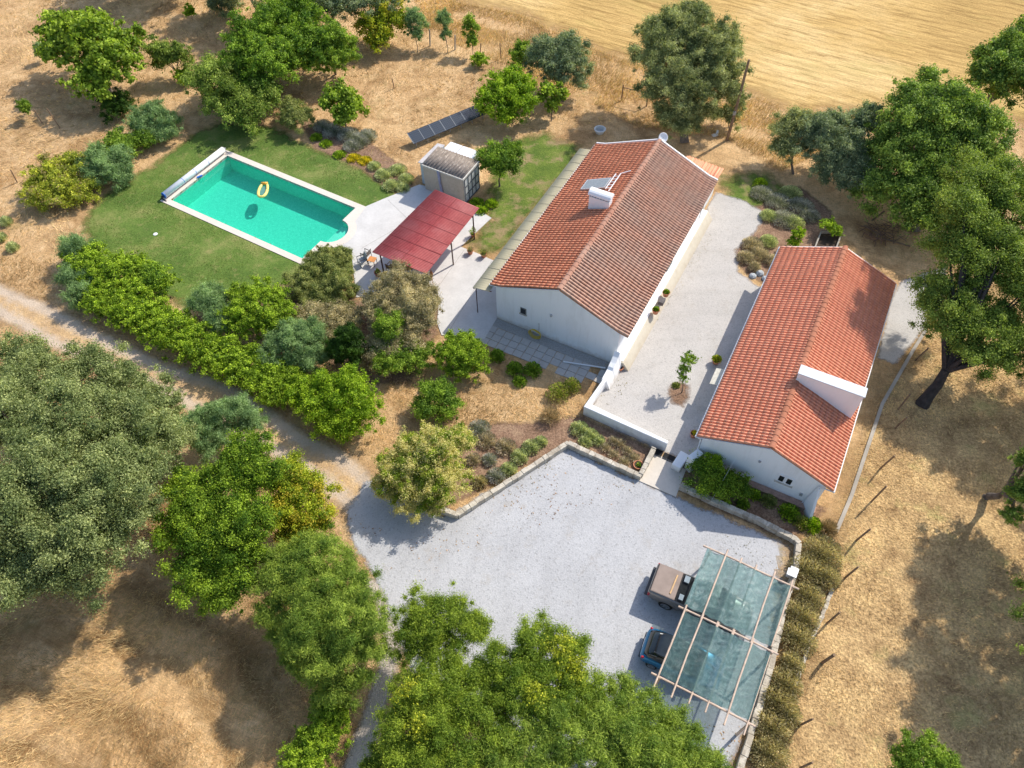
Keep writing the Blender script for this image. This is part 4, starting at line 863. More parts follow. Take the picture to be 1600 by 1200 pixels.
GLASSC = simple('car_glass', (.015, .02, .022), .06, spec=.8, var=0); TYRE = simple('tyre', (.02, .02, .02), .8, var=.2); RIM = simple('alloy', (.45, .46, .48), .35, .8, var=.05)
TAIL = simple('tail_light_red', (.50, .02, .03), .2, spec=.7, var=.1); HEAD = simple('headlight_clear', (.7, .72, .75), .1, spec=.8, var=0)
def loft(st, n_side=3):
    """stations (x, half width, z bottom, z shoulder, z top, top half width) -> closed hull"""
    mb = MB(); rings = []
    for x, w_, zb, zs, zt, tw in st:
        half = [(w_*.80, zb), (w_*.97, zb+.10), (w_, zb+(zs-zb)*.55), (w_*.985, zs), ((w_*.985+tw)/2+.01, zs+(zt-zs)*.62), (tw, zt-.02), (tw*.5, zt)]
        ring = [(x, y, z) for y, z in half]+[(x, 0, zt+.005)]+[(x, -y, z) for y, z in half[::-1]]; rings.append(ring)
    n = len(rings[0]); vs = [v for r_ in rings for v in r_]; fs = [tuple(range(n)), tuple(range((len(rings)-1)*n, len(rings)*n))[::-1]]
    for i in range(len(rings)-1):
        for j in range(n): fs.append((i*n+j, (i+1)*n+j, (i+1)*n+(j+1) % n, i*n+(j+1) % n))
    return mb.add(vs, fs)
def place(mb, o, az):
    c, s = math.cos(az), math.sin(az); mb.v = [(o[0]+c*x-s*y, o[1]+s*x+c*y, o[2]+z) for x, y, z in mb.v]; return mb
def wheel(x, y, r, wd, o, az, parent, side):
    prof = []
    mb = MB(); n = 22; vs = []; P_ = [(r*.62, -wd/2), (r*.93, -wd/2), (r, -wd/2+.04), (r, wd/2-.04), (r*.93, wd/2), (r*.62, wd/2), (r*.6, wd/2-.03)]
    for rr, yy in P_:
        for j in range(n): vs.append((x+rr*math.cos(2*PI*j/n), y+yy*side, r+rr*math.sin(2*PI*j/n)))
    mb.add(vs, [(i*n+j, i*n+(j+1) % n, (i+1)*n+(j+1) % n, (i+1)*n+j) for i in range(len(P_)-1) for j in range(n)]+[tuple(range(n))])
    wh = place(mb, o, az).build('wheel', TYRE, parent, smooth=True)
    rm = MB()
    for k in range(6):
        t = 2*PI*k/6; c = Matrix.Rotation(-t, 3, 'Y'); vv = [c @ Vector(q) for q in ((.0, 0, -.035), (r*.6, 0, -.05), (r*.6, 0, .05), (0, 0, .035))]
        rm.prism([(x+v.x, y+side*(wd/2-.05), r+v.z) for v in vv], [(x+v.x, y+side*(wd/2-.02), r+v.z) for v in vv])
    vs = []
    for rr, yy in ((r*.66, wd/2-.02), (r*.66, wd/2+.005), (r*.56, wd/2+.005), (r*.56, wd/2-.03)):
        for j in range(n): vs.append((x+rr*math.cos(2*PI*j/n), y+yy*side, r+rr*math.sin(2*PI*j/n)))
    rm.add(vs, [(i*n+j, i*n+(j+1) % n, (i+1)*n+(j+1) % n, (i+1)*n+j) for i in range(3) for j in range(n)])
    place(rm, o, az).build('rim', RIM, wh)
# pickup, tail towards the yard
PAZ = R(-25.8); PO = (7.05, 14.80, 0.0)
pk = thing('pickup_truck', 'silver brown pickup truck parked nose-in under the upper carport bay', 'pickup truck', PO)
PAINT = simple('silver_brown_paint', (.30, .27, .25), .32, .5, .6, var=.05); DARKP = simple('dark_liner', (.035, .03, .03), .7, var=.3)
def pb(mb, name, mat, parent=pk, smooth=False, bevel=0.): return place(mb, PO, PAZ).build(name, mat, parent, smooth, bevel)
body = pb(loft([(-.0, .80, .55, .95, 1.05, .74), (.05, .87, .45, 1.0, 1.16, .79), (.3, .90, .42, 1.0, 1.19, .82), (1.2, .905, .42, 1.0, 1.19, .83), (2.1, .91, .40, 1.0, 1.15, .84), (3.6, .91, .38, .98, 1.12, .84), (4.0, .90, .38, .96, 1.08, .80), (4.7, .87, .38, .88, 1.0, .74), (5.05, .78, .42, .78, .88, .62), (5.15, .62, .5, .66, .72, .5)]), 'body', PAINT, smooth=True)
pb(MB().box((1.0, 0, 1.205), (1.9, 1.56, .03)), 'bed_liner', DARKP)
pb(MB().box((.72, 0, 1.235), (1.25, 1.58, .035)).box((.72, 0, 1.26), (1.2, 1.52, .01)), 'bed_cover', simple('brown_board', (.30, .235, .20), .75, var=.12, scale=2), bevel=.01)
for k in (-.04, .0): pass
pb(MB().box((1.08, -.02, 1.285), (.07, 1.1, .04), -.05), 'timber_plank', simple('new_plank', (.62, .40, .20), .7))
rb = MB().bar((1.98, -.74, 1.2), (2.02, -.68, 1.72), .05).bar((1.98, .74, 1.2), (2.02, .68, 1.72), .05).bar((2.02, -.7, 1.70), (2.02, .7, 1.70), .06)
pb(rb, 'roll_bar', RIM); pb(MB().box((1.62, -.52, 1.27), (.22, .3, .12)), 'toolbox', GREYM); pb(MB().box((1.62, .50, 1.27), (.26, .36, .14)), 'toolbox', GREYM)
cab = pb(loft([(2.15, .80, 1.05, 1.12, 1.62, .60), (2.25, .82, 1.05, 1.15, 1.72, .64), (3.2, .82, 1.05, 1.15, 1.75, .66), (3.55, .82, 1.05, 1.14, 1.70, .62), (4.15, .80, 1.0, 1.06, 1.12, .62)]), 'windows', GLASSC, smooth=True)
pb(loft([(2.2, .63, 1.66, 1.69, 1.745, .56), (2.4, .67, 1.68, 1.72, 1.775, .6), (3.25, .67, 1.70, 1.74, 1.79, .6), (3.5, .64, 1.68, 1.70, 1.74, .55)]), 'roof', PAINT, smooth=True)
for s in (-1, 1):
    pb(MB().box((.08, s*.83, .90), (.13, .12, .30)), 'tail_light', TAIL, bevel=.03); pb(MB().box((4.93, s*.66, .80), (.2, .28, .16)), 'headlight', HEAD, bevel=.03)
    pb(MB().box((3.75, s*1.0, 1.15), (.12, .18, .16)), 'mirror', PAINT, bevel=.03)
    for x in (1.05, 4.15): wheel(x, s*.80, .37, .24, PO, PAZ, pk, s)
pb(MB().box((-.06, 0, .52), (.18, 1.6, .18)), 'bumper', simple('dark_bumper', (.08, .08, .085), .5), bevel=.04)
# hatchback
HAZ = R(-24.6); HO = (6.28, 11.62, 0.0)
hb = thing('hatchback_car', 'blue hatchback parked nose-in under the lower carport bay', 'car', HO)
BLUE = simple('metallic_blue', (.02, .17, .34), .25, .45, .7, var=.05)
def hp(mb, name, mat, parent=hb, smooth=False, bevel=0.): return place(mb, HO, HAZ).build(name, mat, parent, smooth, bevel)
hp(loft([(-.04, .55, .42, .55, .62, .45), (.03, .74, .30, .66, .80, .62), (.18, .82, .24, .78, .96, .68), (.5, .855, .22, .84, 1.0, .72), (1.4, .86, .22, .84, .96, .74), (2.6, .86, .22, .82, .93, .74), (3.2, .845, .22, .76, .87, .68), (3.7, .78, .24, .66, .74, .58), (3.9, .62, .30, .52, .58, .45)]), 'body', BLUE, smooth=True)
hp(loft([(.12, .62, .86, .92, .98, .5), (.35, .72, .9, .98, 1.22, .54), (.8, .755, .9, 1.0, 1.40, .57), (1.6, .76, .88, .98, 1.44, .59), (2.2, .75, .86, .96, 1.38, .56), (2.75, .71, .84, .92, 1.10, .52), (3.0, .68, .82, .86, .90, .5)]), 'windows', GLASSC, smooth=True)
hp(loft([(.55, .50, 1.28, 1.31, 1.34, .44), (.85, .585, 1.38, 1.40, 1.44, .52), (1.6, .605, 1.42, 1.44, 1.475, .54), (2.15, .575, 1.36, 1.385, 1.42, .5), (2.25, .52, 1.34, 1.36, 1.38, .46)]), 'roof', simple('graphite_roof', (.07, .075, .08), .3, .3, .6), smooth=True)
for s in (-1, 1):
    hp(MB().box((.17, s*.735, .80), (.26, .10, .20), -s*.35), 'tail_light', TAIL, bevel=.04); hp(MB().box((3.62, s*.6, .62), (.3, .22, .14), -s*.3), 'headlight', HEAD, bevel=.03)
    hp(MB().box((2.55, s*.93, .95), (.14, .2, .13)), 'mirror', BLUE, bevel=.03)
    for x in (.66, 3.12): wheel(x, s*.765, .30, .19, HO, HAZ, hb, s)
hp(MB().box((-.02, 0, .60), (.05, .5, .11), 0), 'number_plate', WPLAST); hp(MB().box((-.02, 0, .34), (.12, 1.3, .12)), 'bumper', simple('dark_bumper_b', (.05, .05, .055), .5), bevel=.03)
hp(MB().bar((.30, -.25, 1.16), (.38, .2, 1.24), .02), 'rear_wiper', BLACKP)

# ================================================================ SMALL THINGS
def pot(px, py, r, h, label, plant=None, group='terracotta pots', on=0., cat='plant pot'):
    x, y, _ = G(px, py, on); t = thing('plant_pot', label, cat, (x, y, on), group)
    MB().lathe((x, y, on), [(r*.68, 0), (r*.95, h*.85), (r*1.06, h*.86), (r*1.06, h), (r*.9, h), (r*.86, h*.86)], 18).build('pot', TERRA, t)
    MB().lathe((x, y, on+h*.86), [(r*.88, 0), (0, .01)], 18).build('soil', SOIL, t)
    if plant: tuft('plant', (x, y, on+h*.85), plant[1], plant[2], plant[3], plant[0], parent=t, upright=.35)
    return t
def chair(px, py, rz, mat_f, mat_s, label, z0=.045):
    x, y, _ = G(px, py, z0); t = thing('garden_chair', label, 'chair', (x, y, z0))
    def T(mb): mb.v = [(x+math.cos(rz)*a-math.sin(rz)*b, y+math.sin(rz)*a+math.cos(rz)*b, z0+c) for a, b, c in mb.v]; return mb
    T(MB().box((0, 0, .42), (.5, .5, .03))).build('seat', mat_s, t)
    T(MB().prism([(-.25, -.25, .45), (-.25, .25, .45), (-.22, .25, .44), (-.22, -.25, .44)], [(-.38, -.25, .95), (-.38, .25, .95), (-.35, .25, .94), (-.35, -.25, .94)])).build('backrest', mat_s, t)
    for s in (-1, 1):
        T(MB().bar((.25, s*.27, 0), (.25, s*.27, .64), .03)).build('leg', mat_f, t); T(MB().bar((-.28, s*.27, 0), (-.26, s*.27, .64), .03)).build('leg', mat_f, t)
        T(MB().bar((-.3, s*.27, .64), (.27, s*.27, .64), .045, .03)).build('armrest', mat_f, t)
    return t
CHF = simple('dark_chair_frame', (.06, .055, .05), .5); CHS = simple('grey_textilene', (.27, .26, .24), .7)
chair(573, 404, R(150), CHF, CHS, 'grey mesh garden chair with dark frame left of the small orange table')
chair(567, 413, R(210), CHF, simple('pale_seat', (.40, .41, .42), .7), 'pale grey mesh chair nearest the rosemary bed on the patio edge')
def table(px, py, w_, d_, h, rz, mat, label, name='side_table', z0=.045, legs=CHF):
    x, y, _ = G(px, py, z0); t = thing(name, label, 'table', (x, y, z0))
    MB().box((x, y, z0+h), (w_, d_, .04), rz).build('table_top', mat, t, bevel=.008)
    for sx in (-1, 1):
        for sy in (-1, 1):
            a, b = sx*(w_/2-.05), sy*(d_/2-.05); X, Y = x+math.cos(rz)*a-math.sin(rz)*b, y+math.sin(rz)*a+math.cos(rz)*b
            MB().bar((X, Y, z0), (X, Y, z0+h-.02), .04).build('leg', legs, t)
table(583, 413, .55, .5, .5, R(-20), ORANGEW, 'small orange wooden side table at the pergola corner post')
table(650, 402, 1.8, .95, .73, R(61), ORANGEW, 'long wooden dining table standing in the shade under the pergola', 'dining_table')
for (x, y, r_, lb) in ((613, 424, R(60), 'brown wooden chair at the near end of the pergola, beside the grey bush'), (669, 442, R(200), 'bright orange wooden chair poking out at the near right corner of the pergola'), (640, 425, R(60), 'brown wooden chair pushed to the near end of the dining table')):
    chair(x, y, r_, ORANGEW if 'orange' in lb else simple('brown_wood', (.22, .12, .06), .7), ORANGEW if 'orange' in lb else simple('brown_wood_b', (.24, .14, .07), .7), lb)

# hose, pipe, tap, basins
hs = thing('garden_hose', 'yellow coiled garden hose hanging on the farmhouse gable', 'hose', HF(3.35, -.12, .5))
mb = MB()
for k in range(4):
    r_ = .36+.03*k; mb.tube([HF(3.4+r_*math.cos(2*PI*i/24), -.28-.05*k+.02*math.sin(i), .42+r_*math.sin(2*PI*i/24)*.85) for i in range(25)], [.022]*25, 6)
mb.build('coil', YHOSE, hs); MB().tube([HF(3.55, -.1, 0.5), HF(3.55, -.1, 1.25), HF(3.55, -.2, 1.3)], [.02]*3, 6).build('tap', GREYM, hs)
tag(MB().tube([G(880, 565, .1), G(946, 575, .12)], [.05, .05], 10).build('white_pipe', WPLAST), 'long white plastic pipe lying on the paving by the farmhouse corner', 'pipe')
tag(MB().lathe(G(937, 207), [(.34, 0), (.42, .3), (.5, .32), (.5, .36), (.38, .36), (.3, .06), (0, .05)], 22).build('stone_basin', simple('pale_basin', (.55, .56, .55), .6)), 'round pale basin on the bare ground beyond the farmhouse', 'basin')
tag(MB().box(G(1117, 211, .05), (.45, .3, .1), .4).box(G(1121, 206, .1), (.2, .4, .08), -.3).build('concrete_scrap', WPLAST), 'small white broken block lying near the utility pole', 'rubble')
mbx = thing('meter_cabinet', 'small white cabinet on the stone edging beyond the carport', 'cabinet', G(1240, 893))
MB().box(G(1238, 895, .4), (.42, .32, .8), R(-28)).build('body', WPLAST, mbx, bevel=.02); MB().box(G(1238, 895, .82), (.5, .4, .05), R(-28)).build('lid', WPLAST, mbx)

# utility pole, fence posts, gate frame, stakes
up = thing('utility_pole', 'tall dark timber utility pole leaning slightly by the dry field edge', 'utility pole', G(1136, 219))
b_ = G(1136, 219); MB().tube([b_, (b_[0]+.08, b_[1], 3.5), (b_[0]+.12, b_[1]+.05, 7.0)], [.13, .115, .09], 12).build('pole', FENCEW, up)
MB().box((b_[0]-.02, b_[1]-.14, 2.6), (.22, .12, .3)).build('bracket', GREYM, up)
def post(px, py, h, label, lean=(0, 0), r=.05, mat=None, group='timber fence posts', name='fence_post'):
    x, y, _ = G(px, py); o = MB().tube([(x, y, -.1), (x+lean[0]*.5, y+lean[1]*.5, h*.5), (x+lean[0], y+lean[1], h)], [r, r*.98, r*.9], 8).build(name, mat or FENCEW)
    return tag(o, label, 'post', group)
FPL = [(1430, 563, 1.3, 'fence post nearest above the leaning oak trunk'), (1403, 640, 1.5, 'fence post just left of the leaning oak trunk foot'), (1398, 669, 1.2, 'grey fence post right of the kerb, next below the oak trunk'),
       (1375, 732, 1.5, 'fence post level with the annex windows'), (1361, 784, 1.7, 'orange brown fence post level with the annex gable corner'), (1337, 845, 1.4, 'fence post beyond the yellow bush and kerb end'),
       (1320, 903, 1.5, 'fence post in the sunlit straw right of the grey scrub'), (1292, 974, 1.5, 'fence post level with the upper right carport corner'), (1284, 1036, 1.2, 'thick grey fence post leaning right beside the lower scrub'),
       (1248, 1134, 1.5, 'fence post above the dark stone near the bottom edge'), (1250, 1200, 1.0, 'fence post cut by the bottom edge of the picture')]
for i, (x, y, h, lb) in enumerate(FPL): post(x, y, h, lb, (rj(.1)+.22, rj(.06)), .055 if i != 8 else .08)
for x, y, h, lb in ((672, 72, 1.6, 'pale concrete post among the thin saplings'), (711, 78, 1.4, 'dark post right of the pale concrete post'), (783, 92, 1.5, 'dark post above the lime green tree'), (616, 138, 1.0, 'short lone stake in the dry orchard'),
                    (94, 200, 1.9, 'dark leaning stake in the shadow at the far left'), (66, 192, 1.3, 'thin stake left of the dark leaning stake'), (27, 285, 1.2, 'short stake by the yellow green bush at the left edge'), (11, 548, 1.6, 'leaning stake at the left edge above the big oak'), (750, 87, 1.2, 'stake beside the small round bush'), (915, 128, 1.2, 'stake behind the silver olive')):
    post(x, y, h, lb, (rj(.15), rj(.1)), .045 if 'concrete' not in lb else .07, KERB if 'concrete' in lb else FENCEW)
gt = thing('field_gate', 'rusty gate frame of two posts and a rail left of the tall olive', 'gate', G(985, 155))
for x, y in ((971, 157), (1010, 166)): MB().bar(G(x, y), G(x, y)[:2]+(1.5,), .09).build('post', FENCEW, gt)
MB().bar(G(971, 157)[:2]+(1.25,), G(1010, 166)[:2]+(1.25,), .06).build('rail', FENCEW, gt)
pl = thing('planter_box', 'sunken timber framed planter behind the annex', 'planter', G(1290, 375))
q0, q1, q2, q3 = (G(*q, .35) for q in ((1283, 362), (1316, 362), (1305, 392), (1272, 390)))
for a, b in ((q0, q1), (q1, q2), (q2, q3), (q3, q0)): MB().bar((a[0], a[1], .2), (b[0], b[1], .2), .10, .42).build('side_board', KERB, pl)
MB().slab([q[:2] for q in (q0, q1, q2, q3)][::-1], 0, .2).build('soil', SOIL, pl)
for i, (x, y, rr, h) in enumerate(((1176, 432, .28, .2), (1187, 428, .3, .25), (1195, 436, .25, .2))):
    c = G(x, y); o = MB().lathe(c, [(0, -.05), (rr, 0), (rr*.9, h*.6), (rr*.5, h), (0, h*1.02)], 7).build('boulder', simple('blue_grey_stone', (.40, .43, .45), .8, var=.2)); tag(o, ['pale stone nearest the gravel at the lavender bed', 'middle pale stone at the lavender bed', 'pale stone nearest the annex corner'][i], 'stone', 'stones at the bed corner')
MB_w = MB().tube([AF(2.4, .1, 2.9), AF(2.0, -2.2, .5)], [.006, .006], 5); tag(MB_w.build('hanging_cable', WPLAST), 'thin pale cable hanging from the annex gable into the bed', 'cable')

# ================================================================ VEGETATION
def leaves(centers, normals_bias, L, Wd, elong_noise=.35, upright=0., flat=.7):
    """rhombic leaves at the given centres; returns verts and faces"""
    n = len(centers); nrm = normals_bias*flat+rng.normal(0, .55, (n, 3)); nrm /= np.linalg.norm(nrm, axis=1)[:, None]+1e-9
    t = rng.normal(0, 1, (n, 3)); t[:, 2] += upright*3; t -= (t*nrm).sum(1)[:, None]*nrm; t /= np.linalg.norm(t, axis=1)[:, None]+1e-9
    b = np.cross(nrm, t); l = L*rng.uniform(1-elong_noise, 1+elong_noise, n)[:, None]*.5; w_ = Wd*rng.uniform(.8, 1.2, n)[:, None]*.5
    V = np.empty((n, 4, 3)); V[:, 0] = centers-t*l; V[:, 1] = centers+b*w_; V[:, 2] = centers+t*l; V[:, 3] = centers-b*w_
    return V.reshape(-1, 3), np.arange(n*4, dtype=np.int32).reshape(n, 4)
DENS = 1.0
def crown_mesh(name, blobs, sp, parent, dens=1., clump=None, zmin=.05, gap=.12, seed=0, sub=.0):
    mat, L, Wd, cr = SP[sp]; cr = clump or cr; C_ = []
    ds = math.dist(blobs[0][:3], (0, 0, CH)); ls = min(1.1, max(.56, ds/72)); L *= ls; Wd *= ls; cr *= min(1.1, max(.8, ds/50)); N_ = []; Tt = []
    for (cx, cy, cz, rx, ry, rz) in blobs:
        cr_ = min(cr, .42*min(rx, ry)); area = 4*PI*(((rx*ry)**1.6+(rx*rz)**1.6+(ry*rz)**1.6)/3)**(1/1.6)
        nc = max(14, int(area/(cr_*cr_*1.0)))
        d = rng.normal(0, 1, (nc, 3)); d /= np.linalg.norm(d, axis=1)[:, None]; d[:, 2] = np.where(d[:, 2] < -.35, -d[:, 2], d[:, 2])
        lump = .80+.23*np.sin(d@np.array([3.1, 1.7, 2.3])*2.2+seed)+.14*np.sin(d@np.array([-2.3, 4.1, 1.1])*2.7+seed*2)
        rad = 1.08*lump*rng.uniform(.72, 1.12, nc); rad = np.where(rng.random(nc) < .22, rad*rng.uniform(.45, .8, nc), rad); sh = rng.random(nc) < .09; rad = np.where(sh, rng.uniform(1.0, 1.3, nc), rad)
        P = np.array([cx, cy, cz])+d*rad[:, None]*np.array([rx, ry, rz]); keep = (P[:, 2] > zmin) & (rng.random(nc) > gap)
        for (ox, oy, oz, a, b, c) in blobs:
            if (ox, oy, oz) == (cx, cy, cz): continue
            q = ((P-np.array([ox, oy, oz]))/np.array([a, b, c])); keep &= (q*q).sum(1) > .45
        P = P[keep]; d = d[keep]; C_.append(P); N_.append(d); Tt.append(np.where(sh[keep], cr_*.5, cr_))
    if not C_: return None
    P = np.concatenate(C_); D_ = np.concatenate(N_); CR = np.concatenate(Tt)
    per = np.maximum(8, (dens*DENS*CR**2*PI*2.4/(L*Wd*.5))).astype(int); per = np.minimum(per, 560)
    idx = np.repeat(np.arange(len(P)), per); n = len(idx)
    q = rng.normal(0, 1, (n, 3)); q /= np.linalg.norm(q, axis=1)[:, None]; q = q+D_[idx]*.45+np.array([0, 0, .25]); q /= np.linalg.norm(q, axis=1)[:, None]
    rr = np.abs(rng.normal(0, .62, n)); rr = np.where(rr > 1.7, .5, rr); cen = P[idx]+q*(CR[idx]*rr)[:, None]*np.array([1, 1, .75]); cen[:, 2] = np.maximum(cen[:, 2], zmin*.5)
    V, F = leaves(cen, q, L, Wd, upright=.25 if sp in ('pine', 'tam', 'lav') else 0.)
    tc = rng.random(len(P)); at = {'v': ('FACE', rng.random(n)), 't': ('FACE', np.clip(tc[idx]+rng.normal(0, .15, n), 0, 1)), 'w': ('FACE', np.clip(.75*(rng.random(len(P))[idx])+.25*rng.random(n)+(.22*(np.minimum(rr, 1)-.5)), 0, 1))}
    return meshobj(name, V, F, mat, parent, attrs=at)
def blob(cx, cy, rx, ry, hc, hr=None):
    """a crown lobe seen at photo point (cx, cy), rx by ry photo pixels across, its centre hc metres up"""
    x, y, _ = G(cx, cy, hc); s, cs, sn = SC(x, y, hc); rw = rx/s; h = hr
    if h is None:
        v = (ry/s)**2-(rw*cs)**2; h = math.sqrt(v)/sn if v > 0 else .55*rw
        h = min(max(h, .5*rw), 1.5*rw)
    return (x, y, hc, rw, rw*.97, h)
def limbs(name, base, blobs, parent, r0, mat=BARK, lean=None, fork=.45):
    mb = MB(); b = Vector((base[0], base[1], -.1)); c = Vector((sum(q[0] for q in blobs)/len(blobs), sum(q[1] for q in blobs)/len(blobs), sum(q[2] for q in blobs)/len(blobs)))
    f = b.lerp(c, fork) if lean is None else Vector(lean)
    mb.tube([b, b.lerp(f, .25)+Vector((rj(.06), rj(.06), 0)), b.lerp(f, .6)+Vector((rj(.1), rj(.1), 0)), f], [r0*1.35, r0*1.05, r0*.9, r0*.75], 10)
    for q in blobs:
        for k in range(3):
            t = Vector((q[0]+rj(.55)*q[3], q[1]+rj(.55)*q[4], q[2]+random.uniform(.0, .6)*q[5])); m_ = f.lerp(t, .5)+Vector((rj(.15), rj(.15), .12*(t-f).length))
            mb.tube([f-Vector((0, 0, r0*.3)), m_, t], [r0*.55, r0*.32, r0*.1], 6)
    return mb.build(name, mat, parent)
NV = 0
def plant(kind, name, cat, label, blobs, base=None, trunk=.1, group=None, bark=BARK, crown='crown', dens=1., gap=.2, lean=None, clump=None, extra=None, fork=.45):
    global NV; NV += 1
    B = [blob(*q) for q in blobs]
    if base is None: bx_, by_ = B[0][0], B[0][1]
    else: bx_, by_, _ = G(*base)
    t = thing(name, label, cat, (bx_, by_, 0), group)
    crown_mesh(crown, B, kind, t, dens, seed=NV, gap=gap, clump=clump)
    if extra: crown_mesh(extra[0], [blob(*q) for q in extra[2]], extra[1], t, extra[3] if len(extra) > 3 else 1., seed=NV+.5, gap=.3 if len(extra) < 4 else .1, clump=None if len(extra) < 4 else .5)
    if trunk: limbs('trunk', (bx_, by_), B, t, trunk, bark, lean, fork)
    return t
def tuft(name, base, r, h, n, sp, parent=None, upright=.6):
    """a low mound of upright stems and narrow leaves"""
    mat, L, Wd, cr = SP[sp]; d = rng.normal(0, 1, (n, 3)); d[:, 2] = np.abs(d[:, 2])*.9+.15; d /= np.linalg.norm(d, axis=1)[:, None]
    k = rng.random(n)**.5; cen = np.array(base)+d*k[:, None]*np.array([r, r, h]); L_ = min(L, .5*r+.05)
    t = d+rng.normal(0, .35, (n, 3))+np.array([0, 0, upright]); t /= np.linalg.norm(t, axis=1)[:, None]; b = np.cross(t, rng.normal(0, 1, (n, 3))); b /= np.linalg.norm(b, axis=1)[:, None]
    l = L_*rng.uniform(.6, 1.2, n)[:, None]*.5; w_ = Wd*.5
    V = np.empty((n, 4, 3)); V[:, 0] = cen-t*l; V[:, 1] = cen+b*w_; V[:, 2] = cen+t*l; V[:, 3] = cen-b*w_
    sec = (d[:, 0]*1.7+d[:, 1]*2.3)*2; tt = np.clip(.5+.35*np.sin(sec)+rng.normal(0, .15, n), 0, 1)
    return meshobj(name, V.reshape(-1, 3), np.arange(n*4, dtype=np.int32).reshape(n, 4), mat, parent, attrs={'v': ('FACE', rng.random(n)), 't': ('FACE', tt), 'w': ('FACE', rng.random(n))})
def bush(sp, px, py, r, h, label, name='shrub', cat='shrub', group=None, n=None, upright=.6):
    x, y, _ = G(px, py); mat, L, Wd, cr = SP[sp]; n = n or int(min(7000, 2.2*PI*r*(r+h)/(L*Wd*.5)*.9+200))
    return tag(tuft(name, (x, y, 0), r, h, n, sp, upright=upright), label, cat, group)
exec_veg = True

# ---- top left orchard
plant('fig', 'mulberry_tree', 'tree', 'broad bright green mulberry tree alone on the dry ground at top left', [(145, 70, 48, 42, 3.6), (105, 50, 34, 26, 3.6), (180, 105, 36, 38, 3.1), (95, 82, 32, 18, 3.0), (150, 130, 36, 26, 2.4), (190, 70, 24, 20, 3.2)], base=(186, 168), trunk=.14)
plant('dark', 'round_shrub', 'shrub', 'dark green rounded shrub at the foot of the mulberry tree', [(184, 167, 28, 19, .8)], trunk=0)
plant('citrus', 'sapling', 'sapling', 'tiny round sapling between mulberry and small tree at top left', [(219, 54, 9, 14, 1.3)], base=(229, 74), trunk=.04, group='orchard saplings')
plant('cork', 'small_tree', 'tree', 'small olive green tree with two round heads right of the mulberry', [(256, 90, 20, 26, 2.), (284, 92, 15, 22, 1.9)], base=(279, 126), trunk=.07)
plant('fresh', 'round_shrub', 'shrub', 'little green shoot at the foot of the small two-headed tree', [(285, 122, 14, 12, .6)], trunk=0)
plant('tam', 'sapling', 'sapling', 'thin sapling left of the mulberry, beside its outer branches', [(62, 80, 8, 13, 1.)], base=(68, 95), trunk=.02, group='orchard saplings')
plant('green', 'sapling', 'sapling', 'small dark sapling near the left stakes', [(41, 170, 9, 14, 1.)], base=(45, 181), trunk=.02, group='orchard saplings')
plant('green', 'sapling', 'sapling', 'slender dark shoot above the mulberry tree', [(145, 22, 7, 13, 1.2)], base=(150, 36), trunk=.02, group='orchard saplings')
plant('lime', 'sapling', 'sapling', 'thin pale sapling in the shade at the top left', [(298, 20, 8, 10, .9)], base=(302, 30), trunk=.02, group='orchard saplings')
plant('silver', 'shrub', 'shrub', 'low dark grey green shrub at the top edge left of the orchard', [(350, 6, 26, 20, 1.)], trunk=0)
plant('cork', 'orchard_tree', 'tree', 'olive green rounded tree at the near left of the orchard group', [(340, 128, 42, 34, 2.4), (385, 168, 46, 22, 1.6), (350, 160, 36, 18, 1.3)], trunk=.12, group='orchard trees')
plant('citrus', 'orchard_tree', 'tree', 'big glossy dark green orchard tree at the left front of the group', [(400, 70, 40, 40, 3.4), (425, 105, 45, 40, 2.8), (385, 100, 34, 36, 2.8), (405, 132, 36, 26, 2.)], trunk=.15, group='orchard trees')
plant('citrus', 'orchard_tree', 'tree', 'tall glossy orchard tree in the middle of the group', [(455, 35, 42, 38, 3.6), (480, 75, 38, 34, 3.), (450, 75, 30, 30, 2.8), (425, 30, 25, 22, 3.4)], trunk=.15, group='orchard trees')
plant('green', 'orchard_tree', 'tree', 'brighter green orchard tree at the right end of the group', [(515, 70, 38, 32, 2.8), (530, 92, 28, 22, 2.2), (495, 95, 26, 22, 2.)], trunk=.13, group='orchard trees')
plant('silver', 'olive_tree', 'tree', 'grey green olive tree at the top edge behind the orchard group', [(520, 10, 34, 30, 3.2), (480, 5, 26, 24, 3.)], trunk=.16, group='olive trees')
plant('silver', 'olive_tree', 'tree', 'sparse grey olive with visible branches at the top edge', [(570, 0, 36, 22, 3.6), (610, 0, 26, 20, 3.4)], base=(575, 60), trunk=.16, gap=.45, group='olive trees')
plant('olive', 'olive_tree', 'tree', 'olive tree standing beyond the top edge with its trunk in view', [(400, -28, 55, 30, 4.0), (340, -40, 40, 25, 3.8)], base=(410, 24), trunk=.16, group='olive trees')
plant('ash', 'boundary_tree', 'tree', 'leafy tree beyond the top edge left of the olives', [(200, -80, 60, 40, 4), (260, -70, 50, 40, 4)], trunk=.2)
plant('yellowing', 'citrus_tree', 'tree', 'yellow green citrus tree in front of the grey olive', [(585, 42, 26, 24, 1.9), (615, 38, 22, 26, 1.9), (590, 65, 18, 16, 1.3)], trunk=.08, gap=.25)
for x, y, lb, k, rx_, ry_ in ((648, 35, 'wispy pale sapling left of the concrete post', 'tam', 15, 26), (695, 35, 'thin wispy sapling between the two posts', 'tam', 11, 26), (736, 45, 'taller green sapling nearest the small round bush', 'green', 12, 34)):
    plant(k, 'young_tree', 'sapling', lb, [(x, y, rx_, ry_*.8, 2.2), (x+2, y+20, rx_*.7, ry_*.5, 1.4)], base=(x+4, y+48), trunk=.035, gap=.45, group='young trees by the field fence')
plant('vine', 'round_shrub', 'shrub', 'small round bush below the taller young tree', [(751, 95, 12, 10, .5)], trunk=0)
